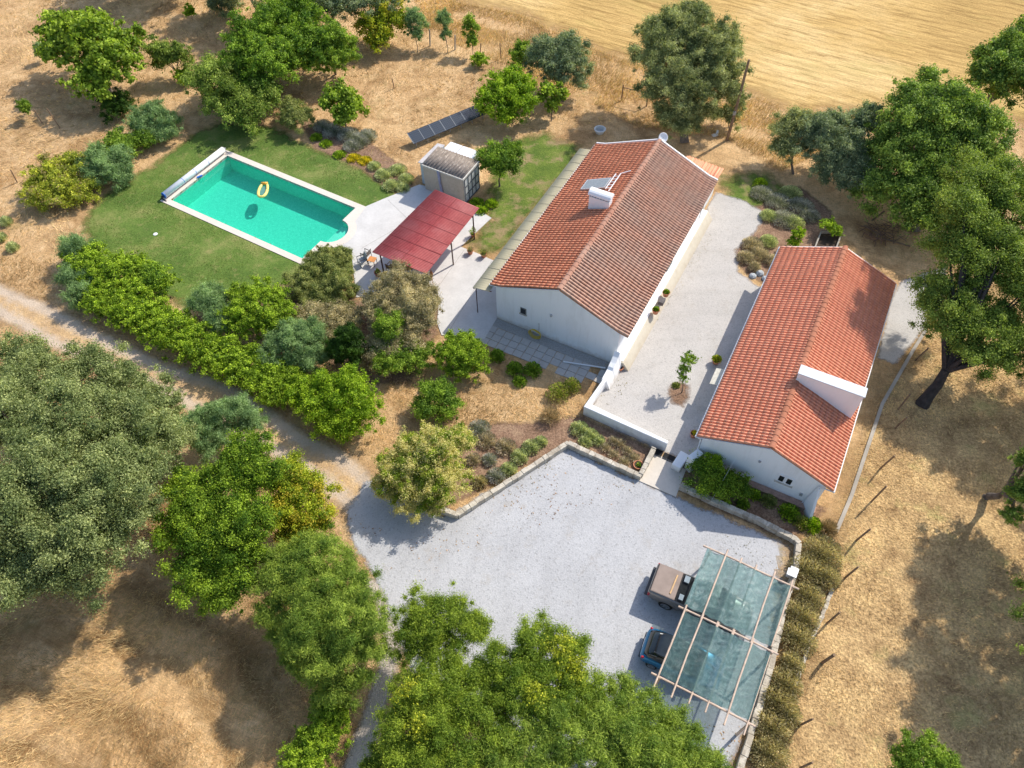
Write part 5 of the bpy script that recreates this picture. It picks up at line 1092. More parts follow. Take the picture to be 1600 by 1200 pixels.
plant('green', 'round_shrub', 'shrub', 'narrow dark green bush left of the silver olive', [(816, 92, 17, 25, 1.5)], trunk=.05)
plant('silver', 'olive_tree', 'tree', 'round silvery olive tree between the lime green tree and the field', [(872, 88, 36, 30, 2.8), (885, 115, 30, 28, 2.), (850, 100, 24, 30, 2.2)], base=(880, 158), trunk=.14, group='olive trees')
plant('lime', 'citrus_tree', 'tree', 'bright lime green tree at the end of the solar panels', [(795, 140, 38, 28, 2.4), (775, 165, 28, 26, 1.8), (812, 165, 24, 22, 1.8), (790, 182, 22, 14, 1.2)], trunk=.1)
plant('fig', 'fig_tree', 'tree', 'small spindly fig tree in front of the silver olive', [(855, 150, 13, 18, 1.9), (873, 148, 12, 14, 1.8), (862, 165, 12, 12, 1.3)], base=(861, 190), trunk=.05, gap=.4)
plant('fig', 'fig_tree', 'tree', 'young fig tree with dark green leaves between pool lawn and orchard', [(535, 152, 24, 20, 2.2), (520, 165, 17, 18, 1.8), (552, 172, 18, 18, 1.6), (535, 185, 14, 12, 1.2)], base=(541, 203), trunk=.06, gap=.2)
plant('rosem', 'round_shrub', 'shrub', 'dark green rounded shrub at the far corner of the lawn', [(465, 185, 26, 20, 1.0), (455, 172, 20, 16, 1.)], trunk=0, group='lawn edge shrubs')
plant('citrus', 'small_tree', 'tree', 'small round tree standing right of the garden shed', [(775, 243, 24, 17, 2.4), (800, 240, 18, 16, 2.3), (785, 262, 22, 14, 1.8), (765, 258, 14, 12, 1.9)], base=(780, 292), trunk=.07)
plant('olive', 'olive_tree', 'tree', 'tall wide grey green olive tree beyond the far end of the farmhouse', [(1065, 55, 42, 40, 6.2), (1035, 95, 42, 42, 5.), (1105, 90, 46, 46, 5.2), (1062, 140, 46, 48, 3.8), (1115, 140, 40, 46, 3.6), (1065, 185, 36, 30, 2.0), (1138, 78, 15, 16, 5.), (1075, 22, 18, 20, 7.0), (1025, 55, 28, 24, 5.6), (1030, 150, 28, 40, 3.2)], base=(1070, 222), trunk=.3, gap=.2, group='olive trees')
plant('olive', 'olive_sapling', 'sapling', 'small olive bush at the foot of the utility pole', [(1150, 160, 14, 20, 1.8), (1128, 185, 22, 16, 1.)], base=(1140, 205), trunk=.04, gap=.35)

# ---- left shrubs along the lawn
plant('tam', 'tamarisk_bush', 'shrub', 'feathery blue green bush at the far left corner of the lawn', [(238, 188, 36, 18, 1.1), (255, 205, 24, 16, .8)], trunk=0, group='lawn edge shrubs')
plant('green', 'shrub', 'shrub', 'mid green bush in front of the feathery corner bush', [(228, 220, 20, 16, .7)], trunk=0, group='lawn edge shrubs')
plant('green', 'shrub', 'shrub', 'leafy green bush left of the cover roller', [(188, 230, 30, 18, .9)], trunk=0, group='lawn edge shrubs')
plant('tam', 'tamarisk_bush', 'shrub', 'blue green feathery bush between yellow bush and pool lawn', [(165, 262, 38, 28, 1.0), (185, 275, 24, 18, .6)], trunk=0, group='lawn edge shrubs')
plant('ochre', 'yellow_bush', 'shrub', 'wide yellow green bush with brown tips at the left end of the lawn', [(95, 272, 40, 26, 1.0), (80, 300, 40, 26, .7), (120, 300, 32, 22, .6)], trunk=0, group='lawn edge shrubs')
for i, (x, y) in enumerate(((12, 350), (3, 375), (22, 390))): bush('santo', x, y, .5, .7, ['white flowered weed clump at the left edge', 'lower white flowered weed clump at the left edge', 'small weed clump below the two flowered ones'][i], 'weed_clump', 'weeds', 'weed clumps at the left edge')
# ---- the hedge along the track
HB = [(135, 410, 32, 24, .9), (165, 430, 34, 24, 1.0), (200, 425, 38, 24, 1.1), (235, 445, 34, 24, 1.0), (165, 468, 34, 22, .8), (200, 482, 34, 24, .8), (235, 498, 34, 24, .8), (270, 520, 36, 24, .85), (310, 540, 36, 25, .85), (350, 560, 36, 26, .9), (390, 575, 36, 26, .9), (425, 590, 32, 26, .9)]
HB = HB+[tuple((p+q)/2 for p, q in zip(a, b))[:2]+(24, 17, (a[4]+b[4])/2*.95) for a, b in zip(HB[4:-1], HB[5:])]
plant('vine', 'hedge', 'hedge', 'long yellow green hedge bordering the dirt track below the pool lawn', HB, trunk=0, crown='foliage')
plant('tam', 'tamarisk_bush', 'shrub', 'pale feathery bush at the left tip of the hedge', [(120, 395, 22, 26, 1.), (132, 465, 20, 22, .7), (125, 435, 24, 20, .8)], trunk=0)
plant('citrus', 'shrub', 'shrub', 'dark leafy shrub bulging from the hedge towards the lawn', [(245, 440, 22, 20, 1.1)], trunk=0)
plant('tam', 'tamarisk_bush', 'shrub', 'feathery grey green bush inside the middle of the hedge', [(330, 470, 30, 24, 1.2), (350, 500, 26, 24, .9)], trunk=0)
plant('vine', 'citrus_tree', 'tree', 'rounded yellow green tree right of the feathery bush in the hedge', [(410, 475, 42, 30, 1.8), (385, 495, 34, 28, 1.4), (430, 500, 34, 28, 1.3), (375, 465, 20, 18, 1.5)], trunk=.1)
plant('tam', 'tamarisk_bush', 'shrub', 'large feathery blue green bush behind the dark conifer', [(465, 535, 40, 34, 1.4), (440, 550, 34, 28, 1.1), (485, 565, 26, 24, .9)], trunk=.05)
plant('dark', 'cypress', 'conifer', 'single dark egg shaped conifer among pale bushes', [(541, 550, 27, 22, 1.3), (541, 538, 23, 20, 2.1), (541, 522, 15, 13, 2.9)], trunk=.08, gap=0., dens=1.5)
plant('vine', 'hedge', 'hedge', 'short leafy end of the hedge joining the bright round citrus', [(455, 600, 30, 24, .9), (430, 615, 26, 20, .7), (400, 598, 22, 20, .8)], trunk=0, crown='foliage')
plant('lime', 'citrus_tree', 'tree', 'large bright green round citrus tree at the bend of the track', [(545, 615, 44, 32, 1.9), (515, 635, 38, 34, 1.4), (560, 645, 38, 32, 1.3), (525, 660, 34, 26, 1.0), (500, 615, 30, 26, 1.3), (475, 622, 24, 22, 1.)], trunk=.1)
plant('rosem', 'shrub_mass', 'shrub', 'large olive green rosemary mass beside the pool steps', [(510, 415, 36, 24, .8), (480, 445, 34, 22, .6), (530, 450, 26, 28, .7), (505, 475, 36, 20, .5), (535, 400, 16, 12, .9)], trunk=0)
plant('scrub', 'oleaster', 'shrub', 'tall brown green wispy bush hiding the near corner of the patio', [(630, 455, 42, 26, 2.1), (605, 480, 38, 30, 1.7), (650, 490, 36, 34, 1.6), (625, 520, 42, 34, 1.1), (600, 550, 34, 26, .8), (665, 465, 22, 18, 1.5)], trunk=.07, gap=.1)
plant('green', 'shrub', 'shrub', 'fresh green bush in front of the wispy brown green bush', [(610, 520, 24, 32, 1.6), (615, 560, 32, 26, 1.), (650, 560, 26, 20, .8)], trunk=0)
plant('scrub', 'shrub', 'shrub', 'brownish scrub between rosemary mass and hedge', [(510, 505, 34, 18, .7), (545, 495, 22, 14, .6), (480, 495, 26, 16, .6)], trunk=0)
# ---- beds left of the shed
for i, (x, y, r_, h, lb) in enumerate(((505, 200, .6, .5, 'grey lavender nearest the far shrub'), (522, 208, .7, .55, 'grey lavender behind the young fig'), (545, 214, .7, .55, 'grey lavender clump below the young fig'), (562, 222, .7, .55, 'grey lavender right of the fig foot'), (575, 216, .6, .6, 'grey lavender at the right end of the far bed'), (552, 230, .6, .4, 'low grey lavender above the yellow flowers'))):
    bush('lav', x, y, r_*1.5, h*1.2, lb, 'lavender_bush', 'lavender', 'lavender by the far lawn edge')
for i, (x, y, lb) in enumerate(((495, 216, 'lime green low plant near the far lawn corner'), (510, 226, 'lime green low plant in the middle of the far bed'), (531, 243, 'yellow green tuft left of the yellow flowers'))): bush('vine', x, y, .6, .3, lb, 'ground_plant', 'plant', 'low plants in the far bed')
for i, (x, y, lb) in enumerate(((553, 248, 'yellow flowering mound left of the pair'), (570, 252, 'yellow flowering mound right of the pair'))): bush('yflow', x, y, .65, .25, lb, 'flowering_mound', 'flowers', 'yellow flowering mounds')
for i, (x, y, r_, lb) in enumerate(((600, 275, .8, 'grey green herb mound nearest the lawn'), (622, 268, .8, 'grey green herb mound in the middle, left of the shed'), (635, 282, .7, 'grey green herb mound against the shed cabinet'), (612, 292, .8, 'grey green herb mound at the patio edge'), (630, 296, .6, 'small pale herb mound touching the patio'), (585, 262, .6, 'brownish herb mound right of the yellow flowers'))):
    bush('santo', x, y, r_, .5, lb, 'herb_mound', 'herb bush', 'grey green herb mounds')
for i, (x, y, lb) in enumerate(((752, 330, 'leafy weeds at the foot of the shed front'), (745, 318, 'weeds right of the shed corner'), (768, 320, 'weeds near the small tree trunk'))): bush('fresh', x, y, .6, .35, lb, 'weed_clump', 'weeds', 'weeds by the shed')
# ---- beds in front of the gable
plant('vine', 'citrus_tree', 'tree', 'small round citrus tree left of the grey paving', [(722, 545, 30, 22, 1.5), (705, 560, 24, 24, 1.1), (740, 562, 24, 24, 1.0), (722, 575, 24, 16, .8)], trunk=.07)
for x, y, r_, h, lb in ((777, 560, .55, .75, 'dark green bush, leftmost of four beside the paving'), (804, 580, .6, .75, 'dark green bush, second from left beside the paving'), (832, 582, .65, .8, 'dark green bush, rightmost of four beside the paving'), (812, 598, .5, .5, 'low green bush in front of the dark ones')):
    bush('green', x, y, r_, h, lb, 'boxwood', 'shrub', 'dark bushes along the paving', upright=.2)
plant('citrus', 'citrus_tree', 'tree', 'small dark green citrus tree between track and paving', [(684, 620, 28, 18, 1.2), (670, 638, 22, 18, .9), (700, 635, 20, 18, .9)], trunk=.06)
plant('privet', 'privet_tree', 'tree', 'large cream flowered privet tree at the entrance of the gravel yard', [(665, 705, 44, 36, 2.6), (630, 735, 40, 34, 2.1), (690, 745, 42, 36, 2.0), (655, 770, 40, 28, 1.4), (685, 700, 30, 30, 2.8), (610, 760, 24, 20, 1.3), (680, 790, 18, 16, 1.0), (718, 690, 24, 24, 1.7)], trunk=.13)
for x, y, r_, lb in ((872, 618, .8, 'straggly rose bush with pale blooms at the courtyard wall corner'), (893, 608, .6, 'smaller rose bush beside the paving end'), (860, 655, .7, 'dry reddish rose stems below the straggly rose')):
    bush('rose' if 'dry' not in lb else 'dryst', x, y, r_, 1.0, lb, 'rose_bush', 'rose', 'rose bushes by the courtyard wall', n=1100)
lavs = [(905, 672, .62, .5, 'lav green'), (922, 682, .55, .5, ''), (935, 690, .45, .4, ''), (915, 692, .5, .45, '')]
LB = ['green lavender tuft nearest the courtyard wall corner', 'green lavender tuft second along the wall bed', 'green lavender tuft at the right of the group of four', 'green lavender tuft closest to the stone edging bend']
for (x, y, r_, h, _), lb in zip(lavs, LB): bush('santo', x, y, r_, h, lb, 'lavender_bush', 'lavender', 'green lavender in the wall bed')
for (x, y, r_), lb in zip(((945, 700, .4), (958, 710, .4), (968, 694, .45), (980, 705, .4), (990, 716, .4), (975, 722, .4), (958, 690, .35)), ('dry sedum clump left of seven', 'dry sedum clump low in the wall bed', 'dry sedum clump against the courtyard wall', 'dry sedum clump in the middle of the wall bed', 'dry sedum clump nearest the entrance slab', 'dry sedum clump by the stone edge near the slab', 'small dry sedum clump under the wall')):
    bush('drylav', x, y, r_, .3, lb, 'sedum_clump', 'plant', 'dry clumps in the wall bed', n=450)
for (x, y, r_, sp_k), lb in zip(((830, 700, .6, 'santo'), (812, 715, .6, 'santo'), (845, 692, .45, 'santo'), (795, 735, .55, 'santo'), (775, 745, .6, 'lav'), (750, 755, .5, 'scrub'), (760, 690, .7, 'drylav'), (790, 700, .7, 'drylav'), (740, 720, .5, 'drylav'), (765, 720, .5, 'lav'), (750, 672, .75, 'lav')),
        ('green herb tuft right of three at the stone edging', 'green herb tuft in the middle of the stone edging', 'small herb tuft near the edging bend', 'pale green tuft above the edging, left of the herb tufts', 'grey lavender halfway along the edging', 'brownish scrub tuft right of the privet', 'dry grey lavender at the top of the privet bed', 'dry grey lavender in the middle of the privet bed', 'dry tuft touching the privet crown', 'grey lavender between privet and herb tufts', 'pale grey wiry bush behind the privet')):
    bush(sp_k, x, y, r_, .45, lb, 'herb_tuft', 'plant', 'tufts in the privet bed')
plant('carob', 'shrub', 'shrub', 'glossy green shrub with a bright top beside the entrance slab', [(1105, 745, 30, 26, .9), (1125, 755, 26, 24, .8), (1150, 760, 20, 18, .8)], trunk=0, extra=('new_growth', 'lime', [(1113, 725, 16, 14, 1.35)]))
for (x, y, r_, k), lb in zip(((1178, 775, .4, 'fresh'), (1160, 790, .4, 'green'), (1200, 785, .5, 'rosem'), (1135, 790, .3, 'fresh'), (1232, 803, .65, 'fresh'), (1268, 822, .6, 'lime'), (1250, 818, .5, 'rose'), (1292, 828, .6, 'dryst')),
        ('fresh green clump below the annex gable', 'small green clump by the stone edging', 'olive green clump below the annex windows', 'tiny green clump on the edging near the slab shrub', 'green bush left of the yellow green one at the gable corner', 'bright yellow green bush at the annex corner bed', 'pale flowered clump between the two corner bushes', 'straw coloured clump at the kerb end')):
    bush(k, x, y, r_, .5, lb, 'bed_plant', 'plant', 'plants in the annex bed')
# ---- grey scrub right of the carport
ct = 0
for (x, y, r_), lb in zip(((1282, 868, 1.1), (1262, 895, 1.0), (1290, 905, .7), (1262, 935, .8), (1250, 965, .9), (1245, 1000, .9), (1225, 1070, .8), (1235, 1040, .6), (1215, 1100, .9), (1205, 1140, .9), (1200, 1180, .9), (1230, 1120, .6)),
        ('grey scrub bush at the upper end of the row', 'grey scrub bush beside the white cabinet', 'thin grey scrub near the kerb end', 'grey green scrub bush beside the upper carport bay', 'wide grey green scrub at the carport middle', 'wide grey green scrub beside the lower carport bay', 'grey scrub below the stone line end', 'small scrub right of the lower bay', 'dense green grey scrub beyond the carport post', 'dense scrub third from the bottom edge', 'scrub bush at the bottom edge', 'small scrub by the lowest fence posts')):
    bush('scrub', x, y, r_*1.12, .85, lb, 'scrub_bush', 'shrub', 'grey scrub row beside the carport', upright=.4); ct += 1
# ---- right of the courtyard
for (x, y, r_, k), lb in zip(((1190, 305, .8, 'lav'), (1215, 318, .9, 'lav'), (1235, 305, .8, 'santo'), (1250, 325, .9, 'lav'), (1225, 345, .9, 'lav'), (1200, 340, .6, 'santo'), (1175, 385, .7, 'drylav'), (1165, 405, .6, 'drylav'), (1185, 400, .7, 'drylav'), (1200, 380, .6, 'santo'), (1240, 350, .7, 'santo'), (1265, 340, .7, 'lav'), (1187, 290, .5, 'fresh'), (1205, 410, .5, 'drylav'), (1178, 420, .4, 'drylav')),
        ('grey lavender at the far end of the courtyard bed', 'big grey lavender in the far courtyard bed', 'green grey herb behind the lavenders', 'grey lavender near the planter', 'grey lavender in the centre of the courtyard bed', 'small green herb at the gravel edge', 'dried brown lavender at the gravel bulge', 'dried brown lavender closest to the courtyard gravel', 'dried brown lavender behind the two at the gravel', 'green herb tuft beside the dried lavenders', 'grey green herb left of the planter', 'grey lavender above the planter', 'fresh green plant by the far lawn patch', 'dried lavender near the annex ridge end', 'little dried lavender above the pale stones')):
    bush(k, x, y, r_*1.2, .6, lb, 'lavender_bush', 'lavender', 'courtyard bed plants')
plant('lime', 'shrub', 'shrub', 'bright green upright shrub touching the annex far corner', [(1247, 368, 9, 16, 1.0), (1240, 380, 8, 8, .6)], trunk=0)
plant('fresh', 'planter_plant', 'plant', 'leafy green plant growing over the planter behind the annex', [(1292, 352, 12, 9, .8), (1305, 362, 9, 8, .7)], trunk=0)
# ---- right side woods
plant('olive', 'olive_tree', 'tree', 'thin olive tree left of the dark green woods', [(1232, 205, 26, 24, 2.6), (1250, 190, 18, 16, 3.0), (1225, 230, 22, 20, 1.8)], base=(1240, 272), trunk=.09, gap=.3, group='olive trees')
plant('silver', 'holm_oak', 'tree', 'blue green dense tree between the thin olive and the big ash', [(1300, 205, 34, 28, 3.2), (1285, 235, 32, 30, 2.4), (1325, 240, 34, 32, 2.6), (1350, 195, 28, 26, 3.6), (1300, 270, 30, 26, 1.6), (1340, 280, 34, 30, 1.8), (1275, 210, 26, 24, 2.8)], trunk=.18)
plant('ash', 'ash_tree', 'tree', 'broad rich green tree at the right, largest beyond the annex', [(1460, 165, 62, 42, 6.0), (1420, 200, 50, 44, 5.0), (1500, 200, 62, 48, 5.0), (1450, 240, 58, 48, 3.8), (1400, 255, 46, 44, 3.2), (1520, 250, 46, 40, 4.), (1410, 300, 44, 34, 2.4), (1460, 300, 50, 36, 2.6), (1370, 300, 34, 30, 1.8), (1500, 320, 46, 36, 3.0), (1440, 335, 40, 26, 1.9), (1380, 240, 30, 30, 3.)], base=(1430, 360), trunk=.3)
plant('ash', 'ash_tree', 'tree', 'dark tree cut by the right edge above the broad rich green one', [(1570, 100, 42, 36, 5.5), (1600, 130, 50, 50, 4.5), (1545, 120, 26, 24, 5.), (1620, 80, 50, 40, 6)], trunk=.25)
OKB = [(1545, 290, 56, 40, 8.2), (1595, 320, 55, 50, 8.0), (1525, 345, 48, 36, 7.6), (1500, 400, 44, 40, 6.6), (1560, 395, 55, 45, 7.0), (1470, 460, 38, 34, 5.2), (1500, 325, 34, 30, 8.4), (1500, 480, 44, 34, 4.8), (1480, 500, 42, 24, 4.2), (1560, 520, 45, 40, 4.4), (1610, 470, 50, 50, 5.4), (1540, 560, 36, 24, 3.8), (1600, 550, 40, 30, 4.2)]
plant('cork', 'cork_oak', 'tree', 'leaning cork oak with a thick dark trunk and light green crown at the right edge', OKB, base=(1441, 632), trunk=.33, bark=DBARK, gap=.26, lean=G(1478, 578, 2.2))
plant('ash', 'ash_tree', 'tree', 'dark green crown cut by the right edge below the cork oak', [(1600, 720, 14, 26, 4.0), (1598, 775, 20, 26, 3.6), (1580, 805, 13, 13, 3.), (1660, 740, 56, 60, 4.5)], trunk=.2)
plant('green', 'round_tree', 'tree', 'green tree top poking in at the bottom right edge', [(1440, 1190, 40, 28, 3.0), (1415, 1200, 26, 24, 2.6), (1470, 1205, 30, 22, 2.6)], trunk=.12)
# trees beyond the right edge whose shade falls on the straw
def wtree(kind, name, label, x, y, h, r, nb=6, trunk=.3):
    t = thing(name, label, 'tree', (x, y, 0)); B = []
    for k in range(nb):
        an = 2*PI*k/nb+rj(.4); q = r*random.uniform(.35, .62); B.append((x+q*math.cos(an), y+q*math.sin(an), h*random.uniform(.62, .85), r*.48, r*.48, h*.2))
    B.append((x, y, h*.85, r*.5, r*.5, h*.2)); crown_mesh('crown', B, kind, t, .7, seed=x, gap=.58); limbs('trunk', (x, y), B, t, trunk)
    return t
wtree('cork', 'cork_oak', 'cork oak beyond the right edge, upper of three', 34.5, 27.0, 9., 4.6)
wtree('cork', 'cork_oak', 'cork oak beyond the right edge, middle of three', 30., 16.5, 9., 5.0)
wtree('cork', 'cork_oak', 'cork oak beyond the right edge, lowest of three', 26.5, 9.5, 8., 4.2)
# ---- left and bottom woods
plant('oak', 'holm_oak', 'tree', 'huge grey green oak filling the left edge below the track', [(60, 600, 60, 44, 4.6), (140, 590, 56, 40, 4.4), (200, 610, 46, 36, 3.8), (20, 660, 60, 56, 5.4), (110, 660, 66, 56, 6.4), (200, 670, 60, 52, 5.4), (250, 690, 44, 40, 4.), (70, 740, 70, 60, 7.0), (160, 750, 66, 56, 6.6), (225, 750, 48, 44, 5.), (20, 810, 60, 60, 6.2), (110, 830, 70, 56, 6.2), (185, 820, 50, 46, 5.), (40, 890, 64, 44, 5.), (130, 890, 50, 36, 4.4), (40, 560, 40, 30, 3.6)], base=(70, 840), trunk=.45, gap=.26)
plant('tam', 'pale_conifer', 'tree', 'blue green feathery young pines right of the huge oak', [(310, 665, 28, 28, 2.2), (345, 650, 22, 24, 2.4), (375, 645, 24, 24, 2.2), (335, 690, 28, 26, 1.8), (395, 665, 18, 18, 1.6), (280, 680, 24, 26, 2.)], trunk=.08, gap=.3)
plant('oak', 'shrub', 'shrub', 'small grey green bush at the edge of the dirt track', [(235, 620, 24, 18, 1.0), (270, 630, 22, 20, .9)], trunk=0, gap=.3)
plant('carob', 'carob_tree', 'tree', 'deep green dense tree left of the yellowing one', [(320, 790, 50, 38, 4.2), (365, 760, 44, 38, 4.6), (290, 830, 42, 36, 3.6), (350, 840, 54, 44, 4.0), (395, 820, 36, 40, 4.2), (320, 890, 52, 42, 3.2), (380, 890, 40, 36, 3.2), (350, 920, 40, 26, 2.6), (290, 760, 30, 26, 3.2)], trunk=.22)
plant('carob', 'carob_tree', 'tree', 'taller green tree behind the deep green dense one', [(385, 710, 34, 30, 5.0), (410, 740, 30, 30, 4.8), (370, 735, 28, 26, 4.6)], base=(400, 790), trunk=.15)
plant('yellowing', 'plum_tree', 'tree', 'green tree turning yellow beside the track entrance', [(445, 745, 34, 30, 3.6), (480, 770, 34, 30, 3.0), (450, 795, 34, 32, 3.0), (490, 805, 28, 26, 2.4), (470, 830, 34, 22, 2.)], base=(440, 850), trunk=.13, gap=.2)
plant('pine', 'pepper_tree', 'tree', 'feathery green pine like tree left of the footpath', [(490, 880, 52, 38, 4.0), (450, 900, 42, 36, 3.6), (540, 920, 44, 38, 4.0), (500, 950, 50, 42, 4.4), (560, 970, 44, 44, 4.2), (510, 1010, 54, 42, 3.8), (560, 1020, 40, 38, 3.4), (440, 950, 36, 30, 3.0), (530, 1050, 44, 32, 2.6), (480, 1000, 36, 40, 3.2)], trunk=.2, gap=.25)
plant('vine', 'hedge_bush', 'shrub', 'lime green trimmed bush on the bottom edge left of the footpath', [(500, 1155, 36, 34, 1.2), (480, 1190, 40, 30, 1.1), (520, 1120, 26, 34, .9)], trunk=0)
plant('pine', 'conifer_hedge', 'shrub', 'mid green low hedge joining the feathery tree and the lime bush', [(515, 1090, 26, 40, 1.0), (470, 1030, 24, 34, 1.), (445, 990, 22, 26, 1.)], trunk=0)
plant('cedar', 'cedar_tree', 'tree', 'multi stemmed evergreen at the gravel edge right of the footpath', [(660, 970, 40, 34, 3.6), (700, 960, 40, 34, 3.8), (735, 985, 30, 28, 3.6), (650, 1005, 34, 30, 3.0), (690, 1000, 34, 28, 3.2)], trunk=.13, gap=.22, group='evergreens round the gravel yard')
plant('cedar', 'cedar_tree', 'tree', 'large evergreen with a yellow climber at the bottom middle', [(790, 1050, 46, 40, 4.4), (850, 1020, 52, 40, 4.8), (885, 1045, 48, 44, 4.6), (830, 1080, 56, 46, 5.0), (900, 1090, 50, 44, 4.4), (760, 1090, 48, 42, 4.2)], trunk=.2, group='evergreens round the gravel yard', extra=('climber', 'climb', [(875, 1015, 22, 24, 5.5), (900, 1045, 26, 14, 5.3), (840, 1085, 22, 14, 5.9)], .08))
plant('cedar', 'cedar_tree', 'tree', 'dense evergreen at the bottom edge left of centre', [(700, 1060, 46, 38, 3.6), (650, 1080, 40, 36, 3.2), (690, 1110, 56, 44, 4.2), (640, 1140, 50, 44, 3.8), (720, 1160, 64, 50, 4.8), (650, 1200, 60, 40, 4.2), (600, 1200, 36, 28, 2.8)], trunk=.2, group='evergreens round the gravel yard', extra=('climber', 'climb', [(640, 1090, 24, 34, 4.2), (660, 1140, 22, 24, 4.9)], .07))
plant('pine', 'cedar_tree', 'tree', 'dense evergreen at the bottom edge right of centre', [(960, 1100, 46, 40, 3.8), (1000, 1130, 46, 40, 3.6), (940, 1150, 60, 50, 4.6), (1050, 1160, 44, 40, 3.2), (1000, 1190, 60, 44, 4.0), (1090, 1195, 40, 30, 2.6), (860, 1160, 62, 50, 4.8), (800, 1190, 60, 44, 4.6)], trunk=.2, group='evergreens round the gravel yard')
# young tree in the courtyard with its mulched pit
yt = plant('green', 'young_tree', 'sapling', 'slender young tree in a mulched pit in the courtyard', [(1072, 566, 10, 10, 2.3), (1068, 580, 10, 9, 1.8), (1078, 560, 11, 5, 2.3), (1068, 592, 7, 7, 1.4)], base=(1064, 614), trunk=.03, gap=.5, dens=.45, clump=.16)
sheet('mulch_pit', W([(1045, 602), (1062, 596), (1078, 602), (1076, 622), (1068, 636), (1050, 630), (1042, 616)]), .02, MAT_MULCH, .1, .2)
bush('rosem', 1056, 603, .28, .2, 'small grey green tuft in the courtyard tree pit', 'weed_clump', 'weeds')

# pots
pot(735, 396, .22, .34, 'terracotta pot with dry plant on the patio, left of two by the awning', ('scrub', .26, .3, 160), on=.045)
pot(756, 401, .22, .34, 'terracotta pot with grey green plant on the patio, right of two by the awning', ('rosem', .28, .32, 160), on=.045)
pot(739, 369, .17, .24, 'terracotta bowl with a spindly plant behind the pergola post', ('green', .3, .7, 110), on=.045)
pot(591, 431, .24, .38, 'dark terracotta pot by the near left pergola post', ('rose', .2, .4, 60), on=.045)
pot(1024, 489, .25, .36, 'terracotta pot with red flowers on the farmhouse ledge, nearer of two', ('green', .24, .25, 160), on=.66)
pot(1040, 462, .25, .36, 'terracotta pot with red geranium on the farmhouse ledge, farther of two', ('green', .24, .25, 160), on=.66)
pot(968, 578, .22, .30, 'empty terracotta pot at the end of the garden wall', None)
pot(1118, 567, .26, .36, 'round potted bush beside the annex door canopy', ('yellowing', .34, .36, 240))
pot(1083, 682, .22, .38, 'terracotta pot with yellow flowers at the annex corner', ('yflow', .18, .25, 80))
pot(997, 728, .28, .16, 'wide shallow terracotta bowl in the wall bed corner', ('green', .2, .1, 40))
tag(MB().box(G(1034, 471, .8), (.5, .35, .3), HF.rz+PI/2).build('doormat_box', simple('dark_crate', (.13, .12, .12), .8)), 'dark crate between the two flower pots on the farmhouse ledge', 'crate')

# ---- standing and flattened straw
def straw(name, label, polys, dens, h, w_, mat, lean=1.6, z=0., avoid=()):
    P = []
    for poly in polys:
        a = np.array([q[:2] for q in poly]); lo, hi = a.min(0), a.max(0); n = int((hi-lo).prod()*dens)
        p = rng.uniform(lo, hi, (n, 2)); k = sdist(p, a) > 0
        for av in avoid: k &= sdist(p, av) < -.1
        P.append(p[k])
    P = np.concatenate(P); keep = (np.sin(P[:, 0]*.9+np.sin(P[:, 1]*.7)*2)+np.sin(P[:, 1]*1.3+P[:, 0]*.5)+rng.normal(0, .8, len(P))) > -.7; P = P[keep]; n = len(P)
    fld = np.sin(P[:, 0]*.35)*1.3+np.cos(P[:, 1]*.28)*1.7+rng.normal(0, .7, n); d = np.stack([np.cos(fld)*lean, np.sin(fld)*lean, np.ones(n)], 1)+rng.normal(0, .35, (n, 3)); d[:, 2] = np.abs(d[:, 2]); d /= np.linalg.norm(d, axis=1)[:, None]
    l = h*rng.uniform(.5, 1.4, n)[:, None]; s = rng.normal(0, 1, (n, 3)); s[:, 2] = 0; s /= np.linalg.norm(s, axis=1)[:, None]; b = np.column_stack([P, np.full(n, z)])
    V = np.empty((n, 3, 3)); V[:, 0] = b-s*w_/2; V[:, 1] = b+s*w_/2; V[:, 2] = b+d*l
    o = meshobj(name, V.reshape(-1, 3), np.arange(n*3, dtype=np.int32).reshape(n, 3), mat, attrs={'v': ('FACE', rng.random(n)), 't': ('FACE', np.clip(.5+.4*np.sin(P[:, 0]*.6)*np.cos(P[:, 1]*.5)+rng.normal(0, .2, n), 0, 1)), 'w': ('FACE', rng.random(n))})
    return tag(o, label, 'dry grass', kind='stuff')
STRAW = leafmat('straw', (.40, .27, .13), (.66, .49, .27), .25, .8, gain=1.12); STRAW2 = leafmat('tall_dry_grass', (.42, .28, .13), (.70, .50, .26), .3, .8, gain=1.1)
BL = W([(-80, 560), (150, 640), (420, 900), (560, 1060), (540, 1260), (-80, 1260)])
straw('dry_grass', 'pale flattened straw grass at the bottom left', [BL], 230, .36, .022, STRAW)
straw('dry_grass', 'dry orchard grass at the top left', [W([(-60, -60), (640, -60), (800, 60), (960, 190), (780, 220), (600, 280), (480, 180), (320, 180), (120, 310), (90, 420), (0, 440), (-100, 400)])], 22, .32, .06, STRAW)
straw('dry_grass', 'tall reddish dry grass along the field fence', [W([(640, -30), (700, 0), (810, 22), (900, 66), (1000, 104), (1160, 144), (1240, 175), (1400, 180), (1330, 215), (1220, 270), (1130, 215), (1000, 200), (900, 150), (760, 90), (660, 50)])], 120, .45, .035, STRAW2, lean=.8)
straw('dry_grass', 'dry garden grass between the hedge and the paving', [W([(600, 600), (690, 560), (780, 600), (915, 620), (905, 655), (760, 665), (700, 670), (600, 740), (560, 700), (600, 660)])], 130, .28, .035, STRAW, avoid=[])
straw('dry_grass', 'trampled straw under the oaks on the right', [LIT], 90, .16, .035, STRAW)
straw('dry_grass', 'short dry grass beside the dirt track', [W([(0, 380), (90, 430), (130, 470), (60, 470), (0, 440)]), W([(0, 510), (120, 570), (300, 660), (250, 650), (0, 560)])], 120, .22, .035, STRAW)
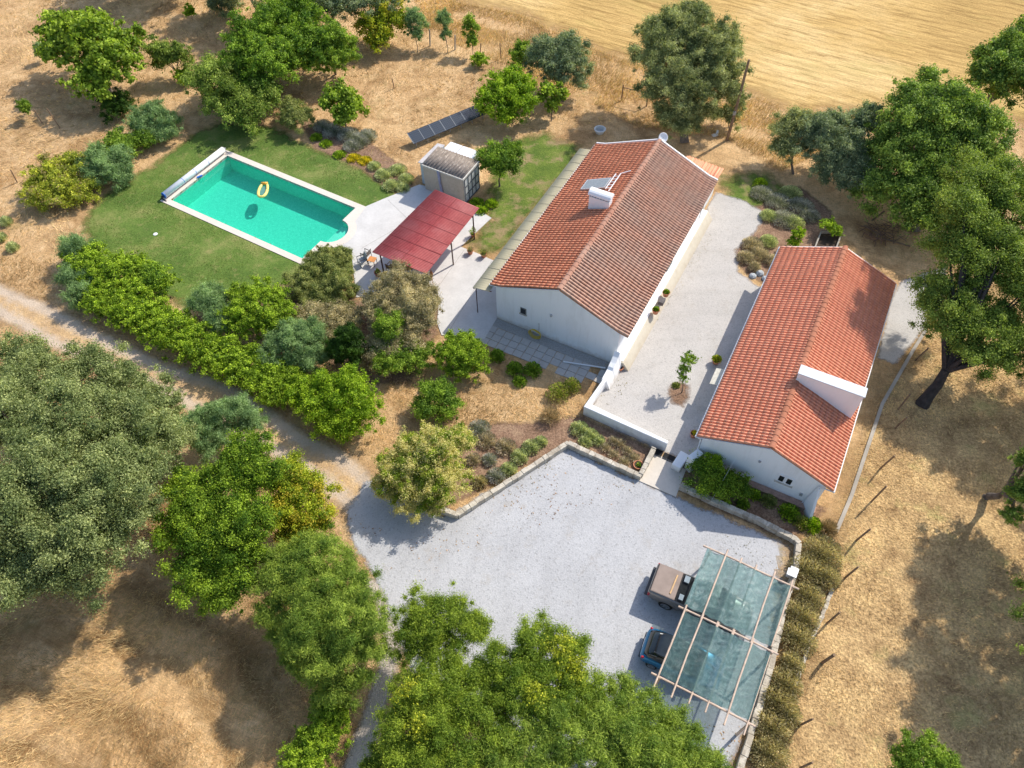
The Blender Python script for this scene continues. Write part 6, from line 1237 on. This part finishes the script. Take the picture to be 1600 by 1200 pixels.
straw('lawn_grass', 'short mown grass blades on the pool lawn', [LAWN], 160, .07, .03, leafmat('grass_blades', (.09, .16, .025), (.20, .26, .06), .3, gain=1.), lean=.9, z=.01, avoid=[[PQ(-L2-.65, -W2-.55)[:2], PQ(L2+1.6, -W2-.55)[:2], PQ(L2+1.6, W2+.55)[:2], PQ(-L2-.65, W2+.55)[:2]], poly])
straw('gravel_weeds', 'sparse low weeds along the edges of the gravel', [W([(890, 702), (1000, 755), (985, 775), (880, 722)]), W([(760, 760), (885, 702), (900, 722), (800, 775)]), W([(1120, 830), (1235, 855), (1235, 900), (1150, 880)]), W([(935, 560), (960, 560), (985, 610), (940, 640), (930, 620)]), W([(1000, 500), (1030, 480), (1100, 350), (1115, 370), (1035, 500)])], 16, .09, .05, leafmat('weed_blades', (.16, .16, .05), (.30, .26, .12), .2, gain=1.), lean=1.8, z=.02)
straw('fallen_leaves', 'dry brown leaves fallen on the gravel yard edges', [W([(640, 830), (780, 770), (900, 720), (1000, 760), (940, 800), (800, 830), (700, 870), (640, 930)]), W([(1095, 1130), (1180, 1130), (1150, 1215), (1090, 1215)]), W([(540, 790), (600, 830), (640, 920), (600, 930), (560, 880)])], 9, .10, .07, leafmat('dead_leaves', (.28, .15, .07), (.46, .30, .16), .1, gain=1.), lean=3., z=.02)
# brush heap behind the annex
hp_ = thing('brush_pile', 'dark heap of cut branches and old boards in the shade under the big ash', 'brush pile', G(1380, 368))
c_ = G(1380, 366); mb = MB()
for i in range(60):
    a = random.uniform(0, PI); L_ = random.uniform(.5, 1.6); x, y = c_[0]+rj(1.5), c_[1]+rj(.9); z = random.uniform(.05, .45)
    mb.tube([(x-math.cos(a)*L_/2, y-math.sin(a)*L_/2, z), (x+math.cos(a)*L_/2, y+math.sin(a)*L_/2, z+rj(.2))], [.03, .015], 5)
mb.build('branches', simple('dead_branches', (.17, .10, .07), .9, var=.4), hp_)
for p, q in (((1350, 352), (1378, 368)), ((1378, 372), (1422, 385)), ((1362, 345), (1382, 330))): MB().bar(G(*p, .12), G(*q, .2), .14, .05).build('board', FENCEW, hp_)
